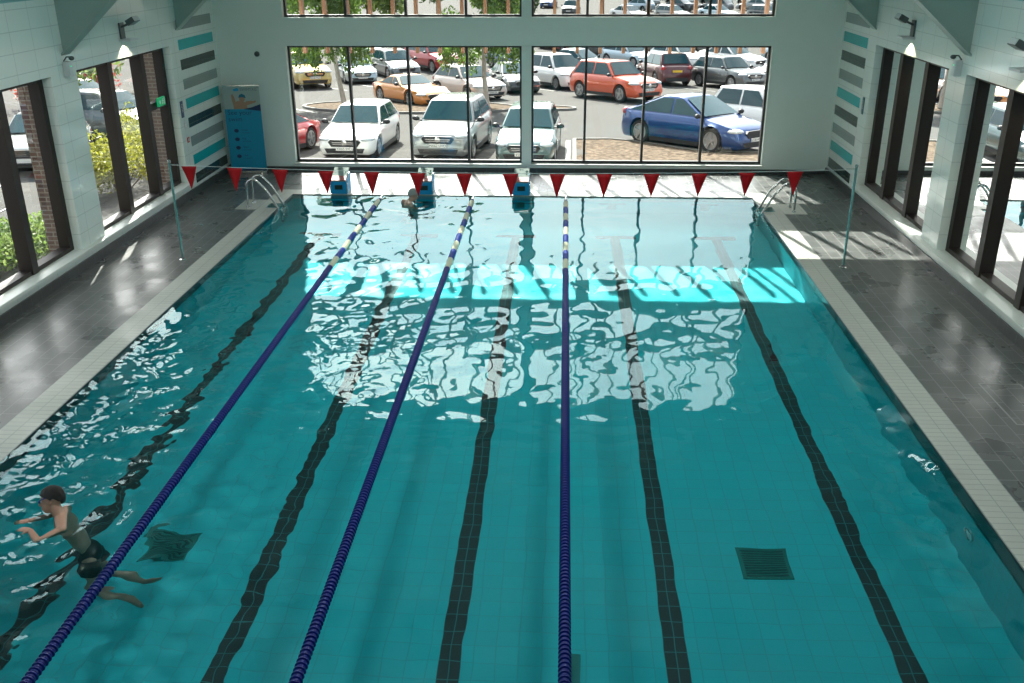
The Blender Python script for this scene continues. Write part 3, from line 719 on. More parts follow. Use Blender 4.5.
for row, (yy, x0, x1, st) in enumerate([(94, 7, 20, 4.6), (108, 8, 27, 4.7), (121, 9.5, 31, 4.8), (134, 11, 35, 4.9), (147, 14, 40, 4.9)]):
    x = x0; c_ = 0
    while x < x1:
        pt = far[(kk*5+row) % 8]; kk += 1
        make_car('hatch' if kk % 2 else 'saloon', x+.3*math.sin(kk), yy+.5*math.cos(kk*2.1), rad(-52 if row % 2 else 140), pt,
                 'tiny distant %s car, %s from left in the %s far row above' % (fl[pt.name], ORD[c_], ['nearest', 'second', 'third', 'fourth', 'furthest'][row]), 'tiny cars in the far rows', 0)
        x += st; c_ += 1
make_car('mpv', 1.6, 116, rad(-100), P_dark, 'distant dark van seen through the upper window just right of the centre post')
make_car('mpv', -1.2, 128, rad(-100), P_blue, 'tiny blue car far off beside the white centre post')
make_car('hatch', -13.2, 25.0, rad(-75), P_silver, 'silver car with teal windscreen outside the nearer left side window', scale=1.0)
make_car('suv', -14.6, 32.0, rad(-20), P_grey, 'grey car beyond the yellow shrubs outside the far left side window')
make_car('suv', -18.0, 36.6, rad(-15), P_white, 'white van-like car at the top of the far left side window')
make_car('hatch', -12.6, 18.6, rad(-80), P_dark, 'dark car beside the brick pier outside the nearer left side window')
make_car('saloon', -21.0, 31.5, rad(-60), P_teal, 'grey green saloon beyond the silver car outside the left windows')

# ------------------------------------------------------------------ trees, shrubs, hedges
def leaf_mat(name, c1, c2):
    if name in MATS: return MATS[name]
    m_ = bpy.data.materials.new(name); m_.use_nodes = True; nt_ = m_.node_tree; b = nt_.nodes['Principled BSDF']
    g = nt_.nodes.new('ShaderNodeNewGeometry'); r_ = nt_.nodes.new('ShaderNodeMix'); r_.data_type = 'RGBA'
    r_.inputs['A'].default_value = (*c1, 1); r_.inputs['B'].default_value = (*c2, 1)
    nt_.links.new(g.outputs['Random Per Island'], r_.inputs['Factor']); nt_.links.new(r_.outputs['Result'], b.inputs['Base Color'])
    b.inputs['Roughness'].default_value = .5
    tr = nt_.nodes.new('ShaderNodeBsdfTranslucent'); nt_.links.new(r_.outputs['Result'], tr.inputs[0])
    ms = nt_.nodes.new('ShaderNodeMixShader'); ms.inputs[0].default_value = .45; o2 = nt_.nodes['Material Output']
    nt_.links.new(b.outputs[0], ms.inputs[1]); nt_.links.new(tr.outputs[0], ms.inputs[2]); nt_.links.new(ms.outputs[0], o2.inputs[0])
    MATS[name] = m_; return m_
L_birch = leaf_mat('birch_leaves', (0.06, 0.13, 0.02), (0.17, 0.27, 0.05)); L_dark = leaf_mat('dark_leaves', (0.02, 0.05, 0.015), (0.06, 0.11, 0.03))
L_bright = leaf_mat('bright_leaves', (0.09, 0.17, 0.03), (0.24, 0.32, 0.09)); L_yel = leaf_mat('yellow_green_leaves', (0.17, 0.20, 0.02), (0.38, 0.37, 0.06))
L_redl = leaf_mat('red_leaves', (0.30, 0.04, 0.04), (0.5, 0.12, 0.08)); L_hedge = leaf_mat('hedge_leaves', (0.015, 0.05, 0.015), (0.05, 0.11, 0.03))
M_bark = mat('pale_birch_bark', (0.42, 0.38, 0.33), 0.8, var=0.4, vscale=9); M_barkd = mat('brown_bark', (0.10, 0.07, 0.05), 0.9, var=0.3)
def leaves(blobs, n, size, hang=0.0):
    """blobs: (centre, radii) clusters filled with small leaf blades"""
    vol = np.array([b[1][0]*b[1][1]*b[1][2] for b in blobs]); cnt = np.maximum(4, (n*vol/vol.sum())).astype(int); V = []
    for (c, r_), k_ in zip(blobs, cnt):
        d = rng.normal(size=(k_, 3)); d /= np.linalg.norm(d, axis=1)[:, None]; rr = rng.random((k_, 1))**.45
        P = np.array(c)+d*rr*np.array(r_)
        a = rng.normal(size=(k_, 3)); a[:, 2] -= hang*2; a /= np.linalg.norm(a, axis=1)[:, None]
        b = np.cross(a, rng.normal(size=(k_, 3))); b /= np.linalg.norm(b, axis=1)[:, None]
        s_ = size*(.6+.8*rng.random((k_, 1)))
        V.append(np.stack([P-a*s_, P+b*s_*.45, P+a*s_, P-b*s_*.45], 1))
    V = np.concatenate(V); me_ = bpy.data.meshes.new('leaves'); N = len(V)
    me_.from_pydata(V.reshape(-1, 3).tolist(), [], [(4*i, 4*i+1, 4*i+2, 4*i+3) for i in range(N)])
    return me_
def tree(name, loc, trunk, blobs, n, size, lm, bm_, label, cat='tree', group=None, hang=0.0, r0=.1):
    r = empty(name, loc); tag(r, label, cat, group)
    t = MB(); t.tube(trunk, [lerp(r0, r0*.35, i/(len(trunk)-1)) for i in range(len(trunk))], 8)
    tv = Vector(trunk[-1])
    for (c, rr) in blobs[:12]:
        z0_ = min(max(c[2]-rr[2]-.3, trunk[0][2]+.35*(trunk[-1][2]-trunk[0][2])), trunk[-1][2])
        tt = (z0_-trunk[0][2])/max(.01, trunk[-1][2]-trunk[0][2]); st_ = Vector(trunk[0]).lerp(tv, tt)
        t.tube([st_, st_.lerp(Vector(c), .5)+Vector((0, 0, .15)), c], [r0*.4, r0*.25, r0*.08], 5)
    t.build('trunk', bm_, r, smooth=60)
    me_ = leaves(blobs, n, size, hang); me_.materials.append(lm); link('foliage', me_, r)
    return r
zt1 = zground(-8.79, 42.26)
def birch(x, y, lean, label, sc=1.0):
    bl = []
    for i in range(26):
        a = rng.random()*2*PI; R_ = 1.7*math.sqrt(rng.random())*sc; h = 3.0+3.8*rng.random()
        bl.append(((R_*math.cos(a)+lean, R_*math.sin(a), h), (.55, .55, .75)))
    for i in range(12):
        a = 2*PI*i/12+.2; bl.append(((1.55*sc*math.cos(a)+lean, 1.2*sc*math.sin(a), 2.45+.25*math.sin(i*3)), (.40, .38, .80)))
    tree('birch_tree', (x, y, zground(x, y)+.08), [(0, 0, 0), (-.10+lean*.2, 0, 1.2), (-.12+lean*.6, 0, 2.8), (lean, 0, 6.2)], bl, 17000, .085, L_birch, M_bark, label, hang=.8, r0=.13)
birch(-8.79, 42.26, -.45, 'slim birch leaning over the left end of the gravel island', .95)
birch(-2.47, 42.47, .0, 'slim upright birch on the right end of the gravel island', 1.15)
# tree line beyond the car park, denser at the left
k = 0
for (x, y, h, R_, lm, lb) in [(-29, 80, 9, 4.0, L_bright, 'bright green tree far left beyond the car park'), (-21.5, 91, 10, 4.4, L_birch, 'green tree beyond the car park behind the left birch'),
    (-15.3, 82, 9, 3.6, L_bright, 'bright bushy tree beyond the red car'), (-11.4, 97, 10, 4.4, L_birch, 'mid green tree beyond the copper sports car'), (-6.2, 108, 10, 3.8, L_dark, 'dark tree beyond the right birch'),
    (-3.2, 92, 8.5, 3.0, L_dark, 'dark tree just left of the white centre post'), (5.0, 112, 9, 2.8, L_dark, 'dark speckled tree far off right of the centre post'),
    (12, 168, 12, 5.5, L_bright, 'distant bright tree behind the far rows of cars'), (26, 172, 13, 6, L_birch, 'distant green tree behind the far rows on the right'), (42, 168, 13, 7, L_dark, 'distant dark tree at the right end of the tree line'),
    (-38, 96, 12, 5.5, L_birch, 'tall tree at the far left of the tree line'), (-2, 176, 12, 6, L_bright, 'furthest pale tree seen above the open lane')]:
    bl = []
    for i in range(16):
        a = rng.random()*2*PI; q_ = R_*.75*math.sqrt(rng.random()); bl.append(((q_*math.cos(a), q_*math.sin(a), h*(.28+.62*rng.random())), (R_*.38, R_*.38, R_*.36)))
    tree('broadleaf_tree', (x, y, zground(x, y)), [(0, 0, 0), (0, 0, h*.5), (.2, 0, h*.8)], bl, 3600, .30, lm, M_barkd, lb, group='trees beyond the car park', r0=.28)
def shrub(x, y, rx, ry, h, n, lm, label, group=None, size=.05, cat='shrub'):
    bl = []
    for i in range(14):
        bl.append((((rng.random()*2-1)*rx*.7, (rng.random()*2-1)*ry*.7, h*(.3+.45*rng.random())), (rx*.45, ry*.45, h*.32)))
    r = empty('shrub', (x, y, zground(x, y))); tag(r, label, cat, group)
    t = MB()
    for i in range(9):
        c = bl[i][0]; t.tube([(c[0]*.2, c[1]*.2, -.03), (c[0]*.6, c[1]*.6, c[2]*.6), c], [.02, .014, .006], 5)
    t.build('stem', M_barkd, r); me_ = leaves(bl, n, size); me_.materials.append(lm); link('foliage', me_, r)
shrub(-9.6, 21.6, .9, 1.5, 1.35, 5000, L_yel, 'yellow green shrub outside the far left side window')
shrub(-10.0, 24.6, 1.0, 1.3, 1.7, 5000, L_yel, 'taller yellow shrub behind the first outside the far left window')
shrub(-9.0, 16.0, .7, 1.4, .75, 4500, L_bright, 'low bright green shrub outside the nearer left side window')
shrub(-8.9, 13.2, .65, 1.2, .7, 4000, L_yel, 'low yellow shrub at the left picture edge outside the nearer window')
shrub(-21.5, 42.5, 2.2, 2.0, 2.6, 2500, L_redl, 'red-leaved bush beyond the cars outside the far left window', size=.10)
for i, (x, y, h, lb) in enumerate([(-15.6, 29.5, 6.0, 'leafy tree beyond the silver car outside the nearer left window'), (-23, 50, 8, 'green tree behind the red-leaved bush outside the left windows')]):
    bl = [((1.9*math.cos(j*2.4)*(j % 3)/2, 1.9*math.sin(j*2.4)*(j % 3)/2, h*(.45+.5*((j*7) % 11)/11)), (1.0, 1.0, .9)) for j in range(14)]
    tree('broadleaf_tree', (x, y, zground(x, y)), [(0, 0, 0), (.1, 0, h*.5), (0, .1, h*.8)], bl, 5000, .13, L_bright, M_barkd, lb, r0=.14)
# dark hedge outside the right-hand windows
r = empty('hedge', (11.3, 14, -.22)); tag(r, 'tall dark hedge standing outside the right-hand side windows', 'hedge')
bl = [((.35*math.sin(j*1.7), -14+j*.75, .5+1.15*((j*5) % 4)), (.55, .8, .8)) for j in range(34)]
t = MB()
for j in range(34): t.tube([(0, -14+j*.75, -.02), (.1*math.sin(j), -14+j*.75, 2.6)], [.04, .015], 5)
t.build('stem', M_barkd, r); me_ = leaves(bl, 16000, .085); me_.materials.append(L_hedge); link('foliage', me_, r)
# outdoor handrail by the left-hand path
M_rail = mat('painted_grey_rail', (0.45, 0.48, 0.5), .35, .6)
r = empty('handrail', (-10.3, 17.6, -.35)); tag(r, 'grey tubular handrail beside the path outside the left side window', 'handrail')
g = MB(); g.tube([(0, -1.0, 0), (0, -1.0, .85), (0, -.9, .97), (0, .9, .97), (0, 1.0, .85), (0, 1.0, 0)], .022, 8); g.build('top_rail', M_rail, r, smooth=50)
g = MB(); g.tube([(0, -1.0, .5), (0, 1.0, .5)], .018, 8); g.build('middle_rail', M_rail, r, smooth=50)
g = MB(); g.tube([(0, 0, 0), (0, 0, .96)], .018, 8); g.build('post', M_rail, r, smooth=50)

# timber fins and the sun-shade shelf on the outside of the far wall
YF = 23.42
r = empty('brise_soleil', (0, YF, 0)); tag(r, 'row of upright brown timber fins hung outside the far glazing', 'sun screen')
x = -5.90
while x < 6.0:
    g = MB(); g.box(x-.038, x+.038, -.09, .09, 2.63, ztop(max(-5.6, min(5.6, x)))+.35); g.build('fin', M_fin, r); x += .548
g = MB(); g.box(-6.1, 6.1, -.86, .10, 4.54, 4.60)
g.build('shelf', M_fin, r)


# ------------------------------------------------------------------ fill lights added out of view over the pool to brighten the hall
M_lampw = mat('fill_light_diffuser', (0.9, 0.9, 0.9), .5, emit=((0.93, 1.0, 0.97), 5.0))
M_house = mat('light_grey_lamp_housing', (0.6, 0.62, 0.62), .4)
LABL = {(-1, 0): 'left one of the front pair', (1, 0): 'right one of the front pair', (-1, 1): 'left one of the middle pair', (1, 1): 'right one of the middle pair', (-1, 2): 'left one of the rear pair', (1, 2): 'right one of the rear pair'}
for s_ in (-1, 1):
    for i, (yy, pw) in enumerate(((10.9, 118), (7.4, 58), (3.4, 24))):
        x = s_*2.6; z = zc(x)-.95; r = empty('fill_light', (x, yy, z)); tag(r, 'added rectangular fill lamp hung under the roof slope, '+LABL[(s_, i)], 'ceiling light', 'added fill lamps over the pool')
        g = MB(); g.box(-.65, .65, -.40, .40, 0, .10); g.build('housing', M_house, r, bevel=.01)
        g = MB(); g.box(-.60, .60, -.35, .35, -.012, -.001); g.build('diffuser', M_lampw, r)
        for sx in (-.5, .5):
            g = MB(); g.tube([(sx, 0, .10), (sx, 0, 0.949)], .008, 6); g.build('hanger', M_steel, r)
        ld = bpy.data.lights.new('lamp', 'AREA'); ld.shape = 'RECTANGLE'; ld.size = 1.2; ld.size_y = .7; ld.energy = pw; ld.color = (0.92, 1.0, 0.96)
        if CAUSTIC: ld.cycles.is_caustics_light = True
        lo = bpy.data.objects.new('lamp', ld); C.objects.link(lo); lo.parent = r; lo.location = (0, 0, -.03)

# ------------------------------------------------------------------ lane ropes
def float_mb(mb, yc, L=.046, R=.052):
    mb.lathe([(.012, yc-L/2), (.034, yc-L/2), (.036, yc-L*.18), (R, yc-L*.10), (R, yc+L*.10), (.036, yc+L*.18), (.034, yc+L/2), (.012, yc+L/2)], 12, 'y')
fm = MB(); float_mb(fm, 0); float_me = fm.mesh('float_disc', M_bluefloat, 40)
for x, lb in ((-3.0, 'blue lane rope nearest the left edge, the swimmer beside it'), (-1.0, 'blue lane rope in the middle of the three'), (1.0, 'blue lane rope on the right, running straight away from the viewer')):
    r = empty('lane_rope', (x, 0, ZW+.012)); tag(r, lb, 'lane rope', 'lane ropes on the water')
    g = MB(); g.tube([(0, .0, -.01), (0, .35, 0)]+[(0, 2*k, 0) for k in range(1, 10)]+[(0, 19.6, 0), (0, 19.98, .02)], .006, 6); g.build('cable', M_steel, r)
    y0 = 5.0; N = 100; st = .05
    for k in range(N): link('float_disc', float_me, r, (0, y0+k*st, 0))
    g = MB(); y = .4
    while y < 19.55:
        if not (y0-st/2 < y < y0+N*st-st/2):
            g.m = 0 if y < 15.0 else (1 if int((y-15.0)/.5) % 2 else 2); float_mb(g, y)
        y += st
    o = g.build('float_discs', [M_bluefloat, M_bluefloat2, M_whitefloat], r, smooth=40); o['kind'] = 'stuff'
    g = MB(); g.tube([(0, 19.98, .02), (0, 19.9, .0)], .02, 8); g.lathe([(.0, 19.62), (.03, 19.64), (.03, 19.78), (0, 19.8)], 10, 'y'); g.build('tensioner', M_steel, r)

# ------------------------------------------------------------------ backstroke flags
M_pole = mat('steel_pole_with_teal_reflection', (0.25, 0.45, 0.44), .22, .7)  # green-blue reflection put into the steel colour of the poles
YL = 15.27
for s_, lb in ((-1, 'steel pole standing on the left deck and holding the pennant line'), (1, 'steel pole standing on the right deck and holding the pennant line')):
    r = empty('flag_pole', (s_*5.66, YL, 0)); tag(r, lb, 'pole', 'poles of the pennant line')
    g = MB(); g.lathe([(0, 0), (.06, 0), (.06, .012), (.03, .02), (.03, .05), (0, .05)], 16, 'z'); g.build('floor_socket', M_steel, r, smooth=40)
    g = MB(); g.tube([(0, 0, .03), (0, 0, 1.70)], .021, 12); g.build('pole', M_pole, r, smooth=50)
    g = MB(); g.lathe([(0, 1.70), (.028, 1.70), (.028, 1.74), (0, 1.75)], 12); g.tube([(0, 0, 1.67), (-s_*.16, 0, 1.67)], .006, 6); g.build('cap', M_steel, r, smooth=40)
def lz(x): return 1.66-.10*(1-(x/5.6)**2)
g = MB(); g.tube([(x, YL, lz(x)) for x in np.linspace(-5.62, 5.62, 40)], .004, 5)
o = g.build('flag_line', M_white); tag(o, 'thin white cord stretched across the pool between the two poles', 'cord')
ordn = ['first', 'second', 'third', 'fourth', 'fifth', 'sixth', 'seventh', 'eighth', 'ninth', 'tenth', 'eleventh', 'twelfth', 'thirteenth', 'last']
where = {0: 'beside the left pole', 1: 'in front of the banner', 2: 'over the left ladder', 3: 'in front of starting block one', 5: 'above the grey-haired swimmer', 7: 'before the third starting block', 13: 'above the right ladder'}
for k in range(14):
    x = -5.33+.771*k; r = random.random
    g = MB(); n_ = 7; V_ = []
    for j in range(n_+1):
        t = j/n_; w = .127*(1-t)+.003; bow = .012*math.sin(PI*t+k)
        V_ += [(-w, bow+.006*math.sin(k*2.1), -.39*t), (0, bow-.008*(1-t), -.39*t), (w, bow-.006*math.sin(k*1.3), -.39*t)]
    F_ = []
    for j in range(n_):
        for i in range(2): F_.append((3*j+i, 3*j+i+1, 3*j+i+4, 3*j+i+3))
    g.add(V_, F_); o = g.build('pennant', leaf_mat('red_pennant_cloth', (0.60, 0.012, 0.020), (0.54, 0.010, 0.018)), None, (x, YL, lz(x)-.010), (0, .02*math.sin(k*1.7), .05*math.sin(k*2.9)), smooth=80)
    sm = o.modifiers.new('thick', 'SOLIDIFY'); sm.thickness = .003
    tag(o, 'red pennant on the cord, %s from the left%s' % (ordn[k], ', '+where[k] if k in where else ''), 'pennant', 'red pennants over the water')

# ------------------------------------------------------------------ starting blocks
M_sb = mat('bright_blue_block_plastic', (0.004, 0.28, 0.58), .35); M_sbd = mat('dark_block_recess', (0.01, 0.03, 0.03), .5)
M_sbw = mat('pale_grey_block_top', (0.25, 0.31, 0.29), .9, 0.0, 0.1, bump=.2, bscale=200); M_sbr = mat('dark_red_block_band', (0.30, 0.012, 0.016), .5)
M_inkg = mat('dark_green_ink', (0.01, 0.05, 0.045), .95, 0.0, 0.05); M_lett = mat('white_lettering', (0.55, 0.50, 0.48), .6)
def block(x, lb, mark):
    r = empty('starting_block', (x, 20.02, 0)); tag(r, lb, 'starting block', 'starting blocks at the pool edge')
    g = MB(); g.prism([(0, 0), (.44, 0), (.44, .40), (0, .27)], 'x', -.18, .18); g.build('body', M_sb, r, bevel=.012)
    g = MB(); g.box(-.085, .085, -.006, .02, .10, .20); g.build('recess', M_sbd, r)
    for i in range(3):
        q = MB(); q.box(-.07, .07, -.011, -.006, .118+.026*i, .128+.026*i); q.build('grille_bar', M_inkg, r)
    sl = math.atan2(.20, .48); R_ = Matrix.Translation((0, .0, .285)) @ Matrix.Rotation(sl, 4, 'X')
    p = empty('platform', (0, 0, 0)); p.parent = r; p.matrix_local = R_
    q = MB(); q.box(-.165, .165, .0, .50, -.015, .02); q.build('top_plate', M_sbw, p, bevel=.006)
    q = MB(); q.box(-.15, .165, .0, .17, .02, .023); q.build('warning_band', M_sbr, p)
    text('band_lettering', 'DANGER\nNO DIVING', .028, M_lett, p, Matrix.Translation((0, .10, .0235)), 'CENTER')
    text('top_lettering', 'SHALLOW', .03, M_inkg, p, Matrix.Translation((-.10, .30, .0205)), 'CENTER')
    if mark == '1': text('number', '1', .16, M_inkg, p, Matrix.Translation((.075, .25, .0205)))
    else:
        q = MB(); d = 1 if mark == 'up' else -1; yc_ = .33
        q.prism([(.10, yc_-.08), (.125, yc_-.08), (.125, yc_+.08), (.10, yc_+.08)], 'z', .0205, .0225)
        q.prism([(.075, yc_+d*.04), (.15, yc_+d*.04), (.1125, yc_+d*.10)][::d], 'z', .0205, .0228); q.build('arrow', M_inkg, p)
    q = MB(); q.prism([(-.03, .44), (.035, .43), (.035, .45), (-.03, .445)], 'z', .0205, .0225); q.prism([(-.06, .44), (-.025, .418), (-.025, .462)], 'z', .0205, .0228); q.build('small_arrow', M_inkg, p)
    for s_ in (-1, 1):
        q = MB(); q.tube([(s_*.19, .02, .02), (s_*.19, .02, .24), (s_*.19, .06, .27)], .010, 8); q.build('hand_grip', M_steel, r, smooth=50)
block(-3.97, 'blue starting block marked 1, first from the left', '1')
block(-2.09, 'blue starting block with a down arrow, behind the grey-haired swimmer', 'down')
block(.03, 'blue starting block with an up arrow, in front of the white centre post', 'up')

# ------------------------------------------------------------------ pool ladders
for s_, lb in ((-1, 'stainless steel pool ladder at the far left corner below the banner'), (1, 'stainless steel pool ladder at the far right corner in the sun stripes')):
    r = empty('pool_ladder', (s_*5.0, 19.02, 0)); tag(r, lb, 'ladder', 'pool ladders')
    for dy in (-.19, .19):
        P_ = [(s_*.62, dy, .0), (s_*.62, dy, .40)]
        for i in range(1, 8):
            a = PI*i/9; P_.append((s_*(.62-.15*(1-math.cos(a))), dy, .40+.19*math.sin(a)))
        P_ += [(s_*.20, dy, .36), (s_*.04, dy, .06), (-s_*.06, dy, -.10), (-s_*.07, dy, -.3), (-s_*.07, dy, -.95)]
        g = MB(); g.tube(P_, .024, 12); g.build('rail', M_steel, r, smooth=60)
        g = MB(); g.lathe([(.02, .0), (.045, .0), (.04, .02), (.02, .025)], 14, 'z', (s_*.62, dy, .004)); g.build('floor_flange', M_steel, r, smooth=40)
        g = MB(); g.lathe([(0, -.96), (.03, -.96), (.03, -.92), (0, -.92)], 10, 'z', (-s_*.07, dy, 0)); g.build('rubber_foot', M_trim, r)
    for z in (-.20, -.45, -.70):
        q = sorted((-s_*.11, -s_*.03)); g = MB(); g.box(q[0], q[1], -.17, .17, z-.015, z+.015); g.build('step', M_steel, r, bevel=.004)

# ------------------------------------------------------------------ fittings under the water
M_drain = mat('dark_green_grate', (0.01, 0.20, 0.18), .6); M_drain2 = mat('grate_slot', (0.006, 0.09, 0.085), .6)
for x, lb in ((3.02, 'square dark grate on the pool floor right of the straight lane rope'), (-3.09, 'square dark grate on the pool floor near the left lane rope')):
    r = empty('drain_grate', (x, 7.88, ZB)); tag(r, lb, 'drain', 'drain grates on the pool floor')
    g = MB(); g.box(-.25, .25, -.25, .25, 0, .012); g.build('frame', M_drain, r)
    g = MB()
    for i in range(11): g.box(-.21, .21, -.215+.04*i, -.195+.04*i, .012, .016)
    g.build('slots', M_drain2, r)
o = MB().box(1.03, 1.15, 6.15, 6.55, ZB, ZB+.006).build('floor_plate', mat('dull_teal_plate', (0.01, 0.19, 0.19), .5)); tag(o, 'small dull rectangular plate on the pool floor beside the right lane rope', 'plate')
M_lens = mat('white_lens', (0.85, 0.9, 0.9), .15)
for s_, y, z, lb in ((1, 7.9, -.66, 'round underwater light low on the right pool side, nearer the viewer'), (1, 17.7, -.58, 'round underwater light on the right pool side near the ladder'), (-1, 17.6, -.58, 'round underwater light on the left pool side near the ladder')):
    r = empty('underwater_light', (s_*5.0, y, z)); tag(r, lb, 'underwater light', 'underwater lights')
    g = MB(); g.lathe([(.075, 0), (.095, 0), (.095, -s_*.015), (.075, -s_*.02)], 20, 'x'); g.build('rim', M_steel, r, smooth=40)
    g = MB(); g.lathe([(.076, -s_*.002), (.05, -s_*.018), (0, -s_*.024)], 20, 'x'); g.build('lens', M_lens, r, smooth=60)
g = MB(); F4 = [(6.10, 9.62, 6.62, 9.64), (6.10, 10.70, 6.62, 10.72), (6.10, 9.64, 6.12, 10.70), (6.60, 9.64, 6.62, 10.70)]
for a, b, c, d in F4: g.box(a, c, b, d, 0, .003)
struct(g.build('floor_hatch_line', mat('hatch_edge', (0.28, 0.29, 0.28), .4)))

# ------------------------------------------------------------------ roller banner
M_bcy = mat('cyan_banner_print', (0.0, 0.27, 0.44), .5); M_bgr = mat('pale_banner_top', (0.34, 0.42, 0.40), .5); M_navy = mat('navy_print', (0.005, 0.03, 0.10), .5)
M_skinp = mat('printed_skin', (0.38, 0.22, 0.14), .6); M_cap = mat('printed_teal_cap', (0.0, 0.12, 0.20), .5); M_cloud = mat('printed_light_blue', (0.0, 0.30, 0.55), .5); M_gtext = mat('printed_grey_text', (0.10, 0.15, 0.16), .5)
r = empty('roller_banner', (-6.56, 21.95, 0), .10); tag(r, 'tall cyan roller banner reading See your swim in the far left corner', 'banner')
g = MB(); g.box(-.43, .43, -.07, .07, .0, .08); g.build('base', M_steel, r, bevel=.01)
for s_ in (-1, 1):
    g = MB(); g.box(s_*.30-.02, s_*.30+.02, -.22, .22, .0, .018); g.build('foot', M_steel, r, bevel=.004)
g = MB(); g.tube([(0, .05, .05), (0, .05, 2.04)], .012, 8); g.build('pole', M_steel, r)
g = MB(); g.box(-.425, .425, -.012, .03, 2.04, 2.07); g.build('top_rail', M_steel, r)
sh = MB(); sh.m = 0; sh.box(-.42, .42, -.004, .0, .08, 1.52); sh.m = 1; sh.box(-.42, .42, -.004, .0, 1.52, 2.045)
p = sh.build('printed_sheet', [M_bcy, M_bgr], r)
FR = Matrix(((1, 0, 0, 0), (0, 0, -1, -.0045), (0, 1, 0, 0), (0, 0, 0, 1)))
def fl(name, pts, m_, z=0.0):
    q = MB(); q.add([(a, -.0050-z, b) for a, b in pts]+[(a, -.0042, b) for a, b in pts], [tuple(range(len(pts))), tuple(range(len(pts), 2*len(pts)))[::-1]]+[(i, len(pts)+i, len(pts)+(i+1) % len(pts), (i+1) % len(pts)) for i in range(len(pts))]); return q.build(name, m_, p)
def circ(cx, cz, rx, rz, n=16): return [(cx+rx*math.cos(2*PI*i/n), cz+rz*math.sin(2*PI*i/n)) for i in range(n)]
fl('navy_swoosh', [(.02, 1.52), (.42, 1.47), (.42, 1.63), (.22, 1.56)], M_navy, .0004)
fl('foot_swoosh', [(-.42, .08), (.42, .08), (.42, .14), (.12, .13)], M_navy, .0002)
fl('swimmer_back', [(-.20, 1.52), (.12, 1.53), (.10, 1.66), (-.02, 1.72), (-.12, 1.70), (-.20, 1.62)], M_skinp, .0001)
fl('raised_arm', [(-.20, 1.60), (-.13, 1.60), (-.15, 1.74), (-.19, 1.86), (-.235, 1.85), (-.225, 1.72)], M_skinp, .0002)
fl('reaching_arm', [(.04, 1.62), (.10, 1.60), (.32, 1.67), (.33, 1.71), (.10, 1.70)], M_skinp, .0002)
fl('swimmer_head', circ(.01, 1.76, .065, .08), M_skinp, .0003); fl('swim_cap', [(-.07, 1.78), (-.05, 1.84), (.01, 1.87), (.08, 1.84), (.10, 1.77), (.02, 1.79)], M_cap, .0005)
fl('logo_cloud', circ(-.13, 1.955, .05, .03)+[], M_cloud, .0002); fl('logo_cloud', circ(-.09, 1.965, .045, .035), M_cloud, .0003)
def btext(body, x, z, size, m_, fs=None): return text('lettering', body, size, m_, p, Matrix.Translation((x, 0, z)) @ FR, 'LEFT', .0006, fs)
btext('SWIMTAG', -.02, 1.935, .085, M_gtext); btext('See your\nswim', -.36, 1.39, .15, M_navy, 1.05)
for k, (t1, t2) in enumerate((('Count', 'your lengths'), ('Log', 'every stroke'), ('Share', 'your results'), ('Ask', 'at reception'))):
    z = 1.02-.20*k; fl('icon', circ(-.20, z, .055, .045), M_navy, .0002); btext(t1, -.08, z, .055, M_navy); btext(t2, -.08, z-.06, .038, M_navy)

# ------------------------------------------------------------------ things on the walls
M_fl = mat('dark_lamp_metal', (0.10, 0.12, 0.12), .4, .5); M_flg = mat('floodlight_glass', (0.75, 0.8, 0.8), .1, coat=1.0)
for s_, y, lb in ((-1, 17.45, 'grey floodlight bracket glowing down on the left wall over the far window'), (1, 17.85, 'grey floodlight bracket glowing down on the right wall over the far window'), (1, 13.15, 'grey floodlight bracket at the right picture edge over the nearer window'), (-1, 12.6, 'grey floodlight bracket on the left wall over the nearer window')):
    r = empty('wall_floodlight', (s_*XW, y, 3.55)); tag(r, lb, 'wall light', 'floodlights on the side walls')
    i_ = -s_
    g = MB(); g.box(*sorted((0, i_*.03)), -.09, .09, -.10, .22); g.build('wall_plate', M_fl, r, bevel=.004)
    g = MB(); g.tube([(i_*.02, -.03, .14), (i_*.12, -.03, .18), (i_*.2, -.03, .22)], .02, 8); g.build('arm', M_fl, r)
    R_ = Matrix.Rotation(-i_*.5, 3, 'Y'); q = MB().box(-.08, .08, -.13, .13, -.05, .05); g = MB(); g.add([R_ @ Vector(v)+Vector((i_*.24, 0, .25)) for v in q.v], q.f); g.build('head', M_fl, r, bevel=.01)
    q = MB().box(-.065, .065, -.115, .115, .051, .058) if False else MB().box(.081, .088, -.115, .115, -.04, .04); g = MB(); g.add([R_ @ Vector((v[0]*i_, v[1], v[2]))+Vector((i_*.24, 0, .25)) for v in q.v], q.f); g.build('head_glass', M_flg, r)
    g = MB(); g.box(*sorted((0, i_*.22)), -.16, .20, -.10, -.06); g.build('lower_lamp', M_house, r, bevel=.006)
    sp = bpy.data.lights.new('spot', 'SPOT'); sp.energy = 26; sp.spot_size = rad(112); sp.spot_blend = .25; sp.color = (1.0, .90, .62); sp.shadow_soft_size = .02
    so = bpy.data.objects.new('spot', sp); C.objects.link(so); so.parent = r; so.location = (i_*.13, 0, -.115); so.rotation_euler = (Vector((-i_*.15, 0, -1))).to_track_quat('-Z', 'Y').to_euler()
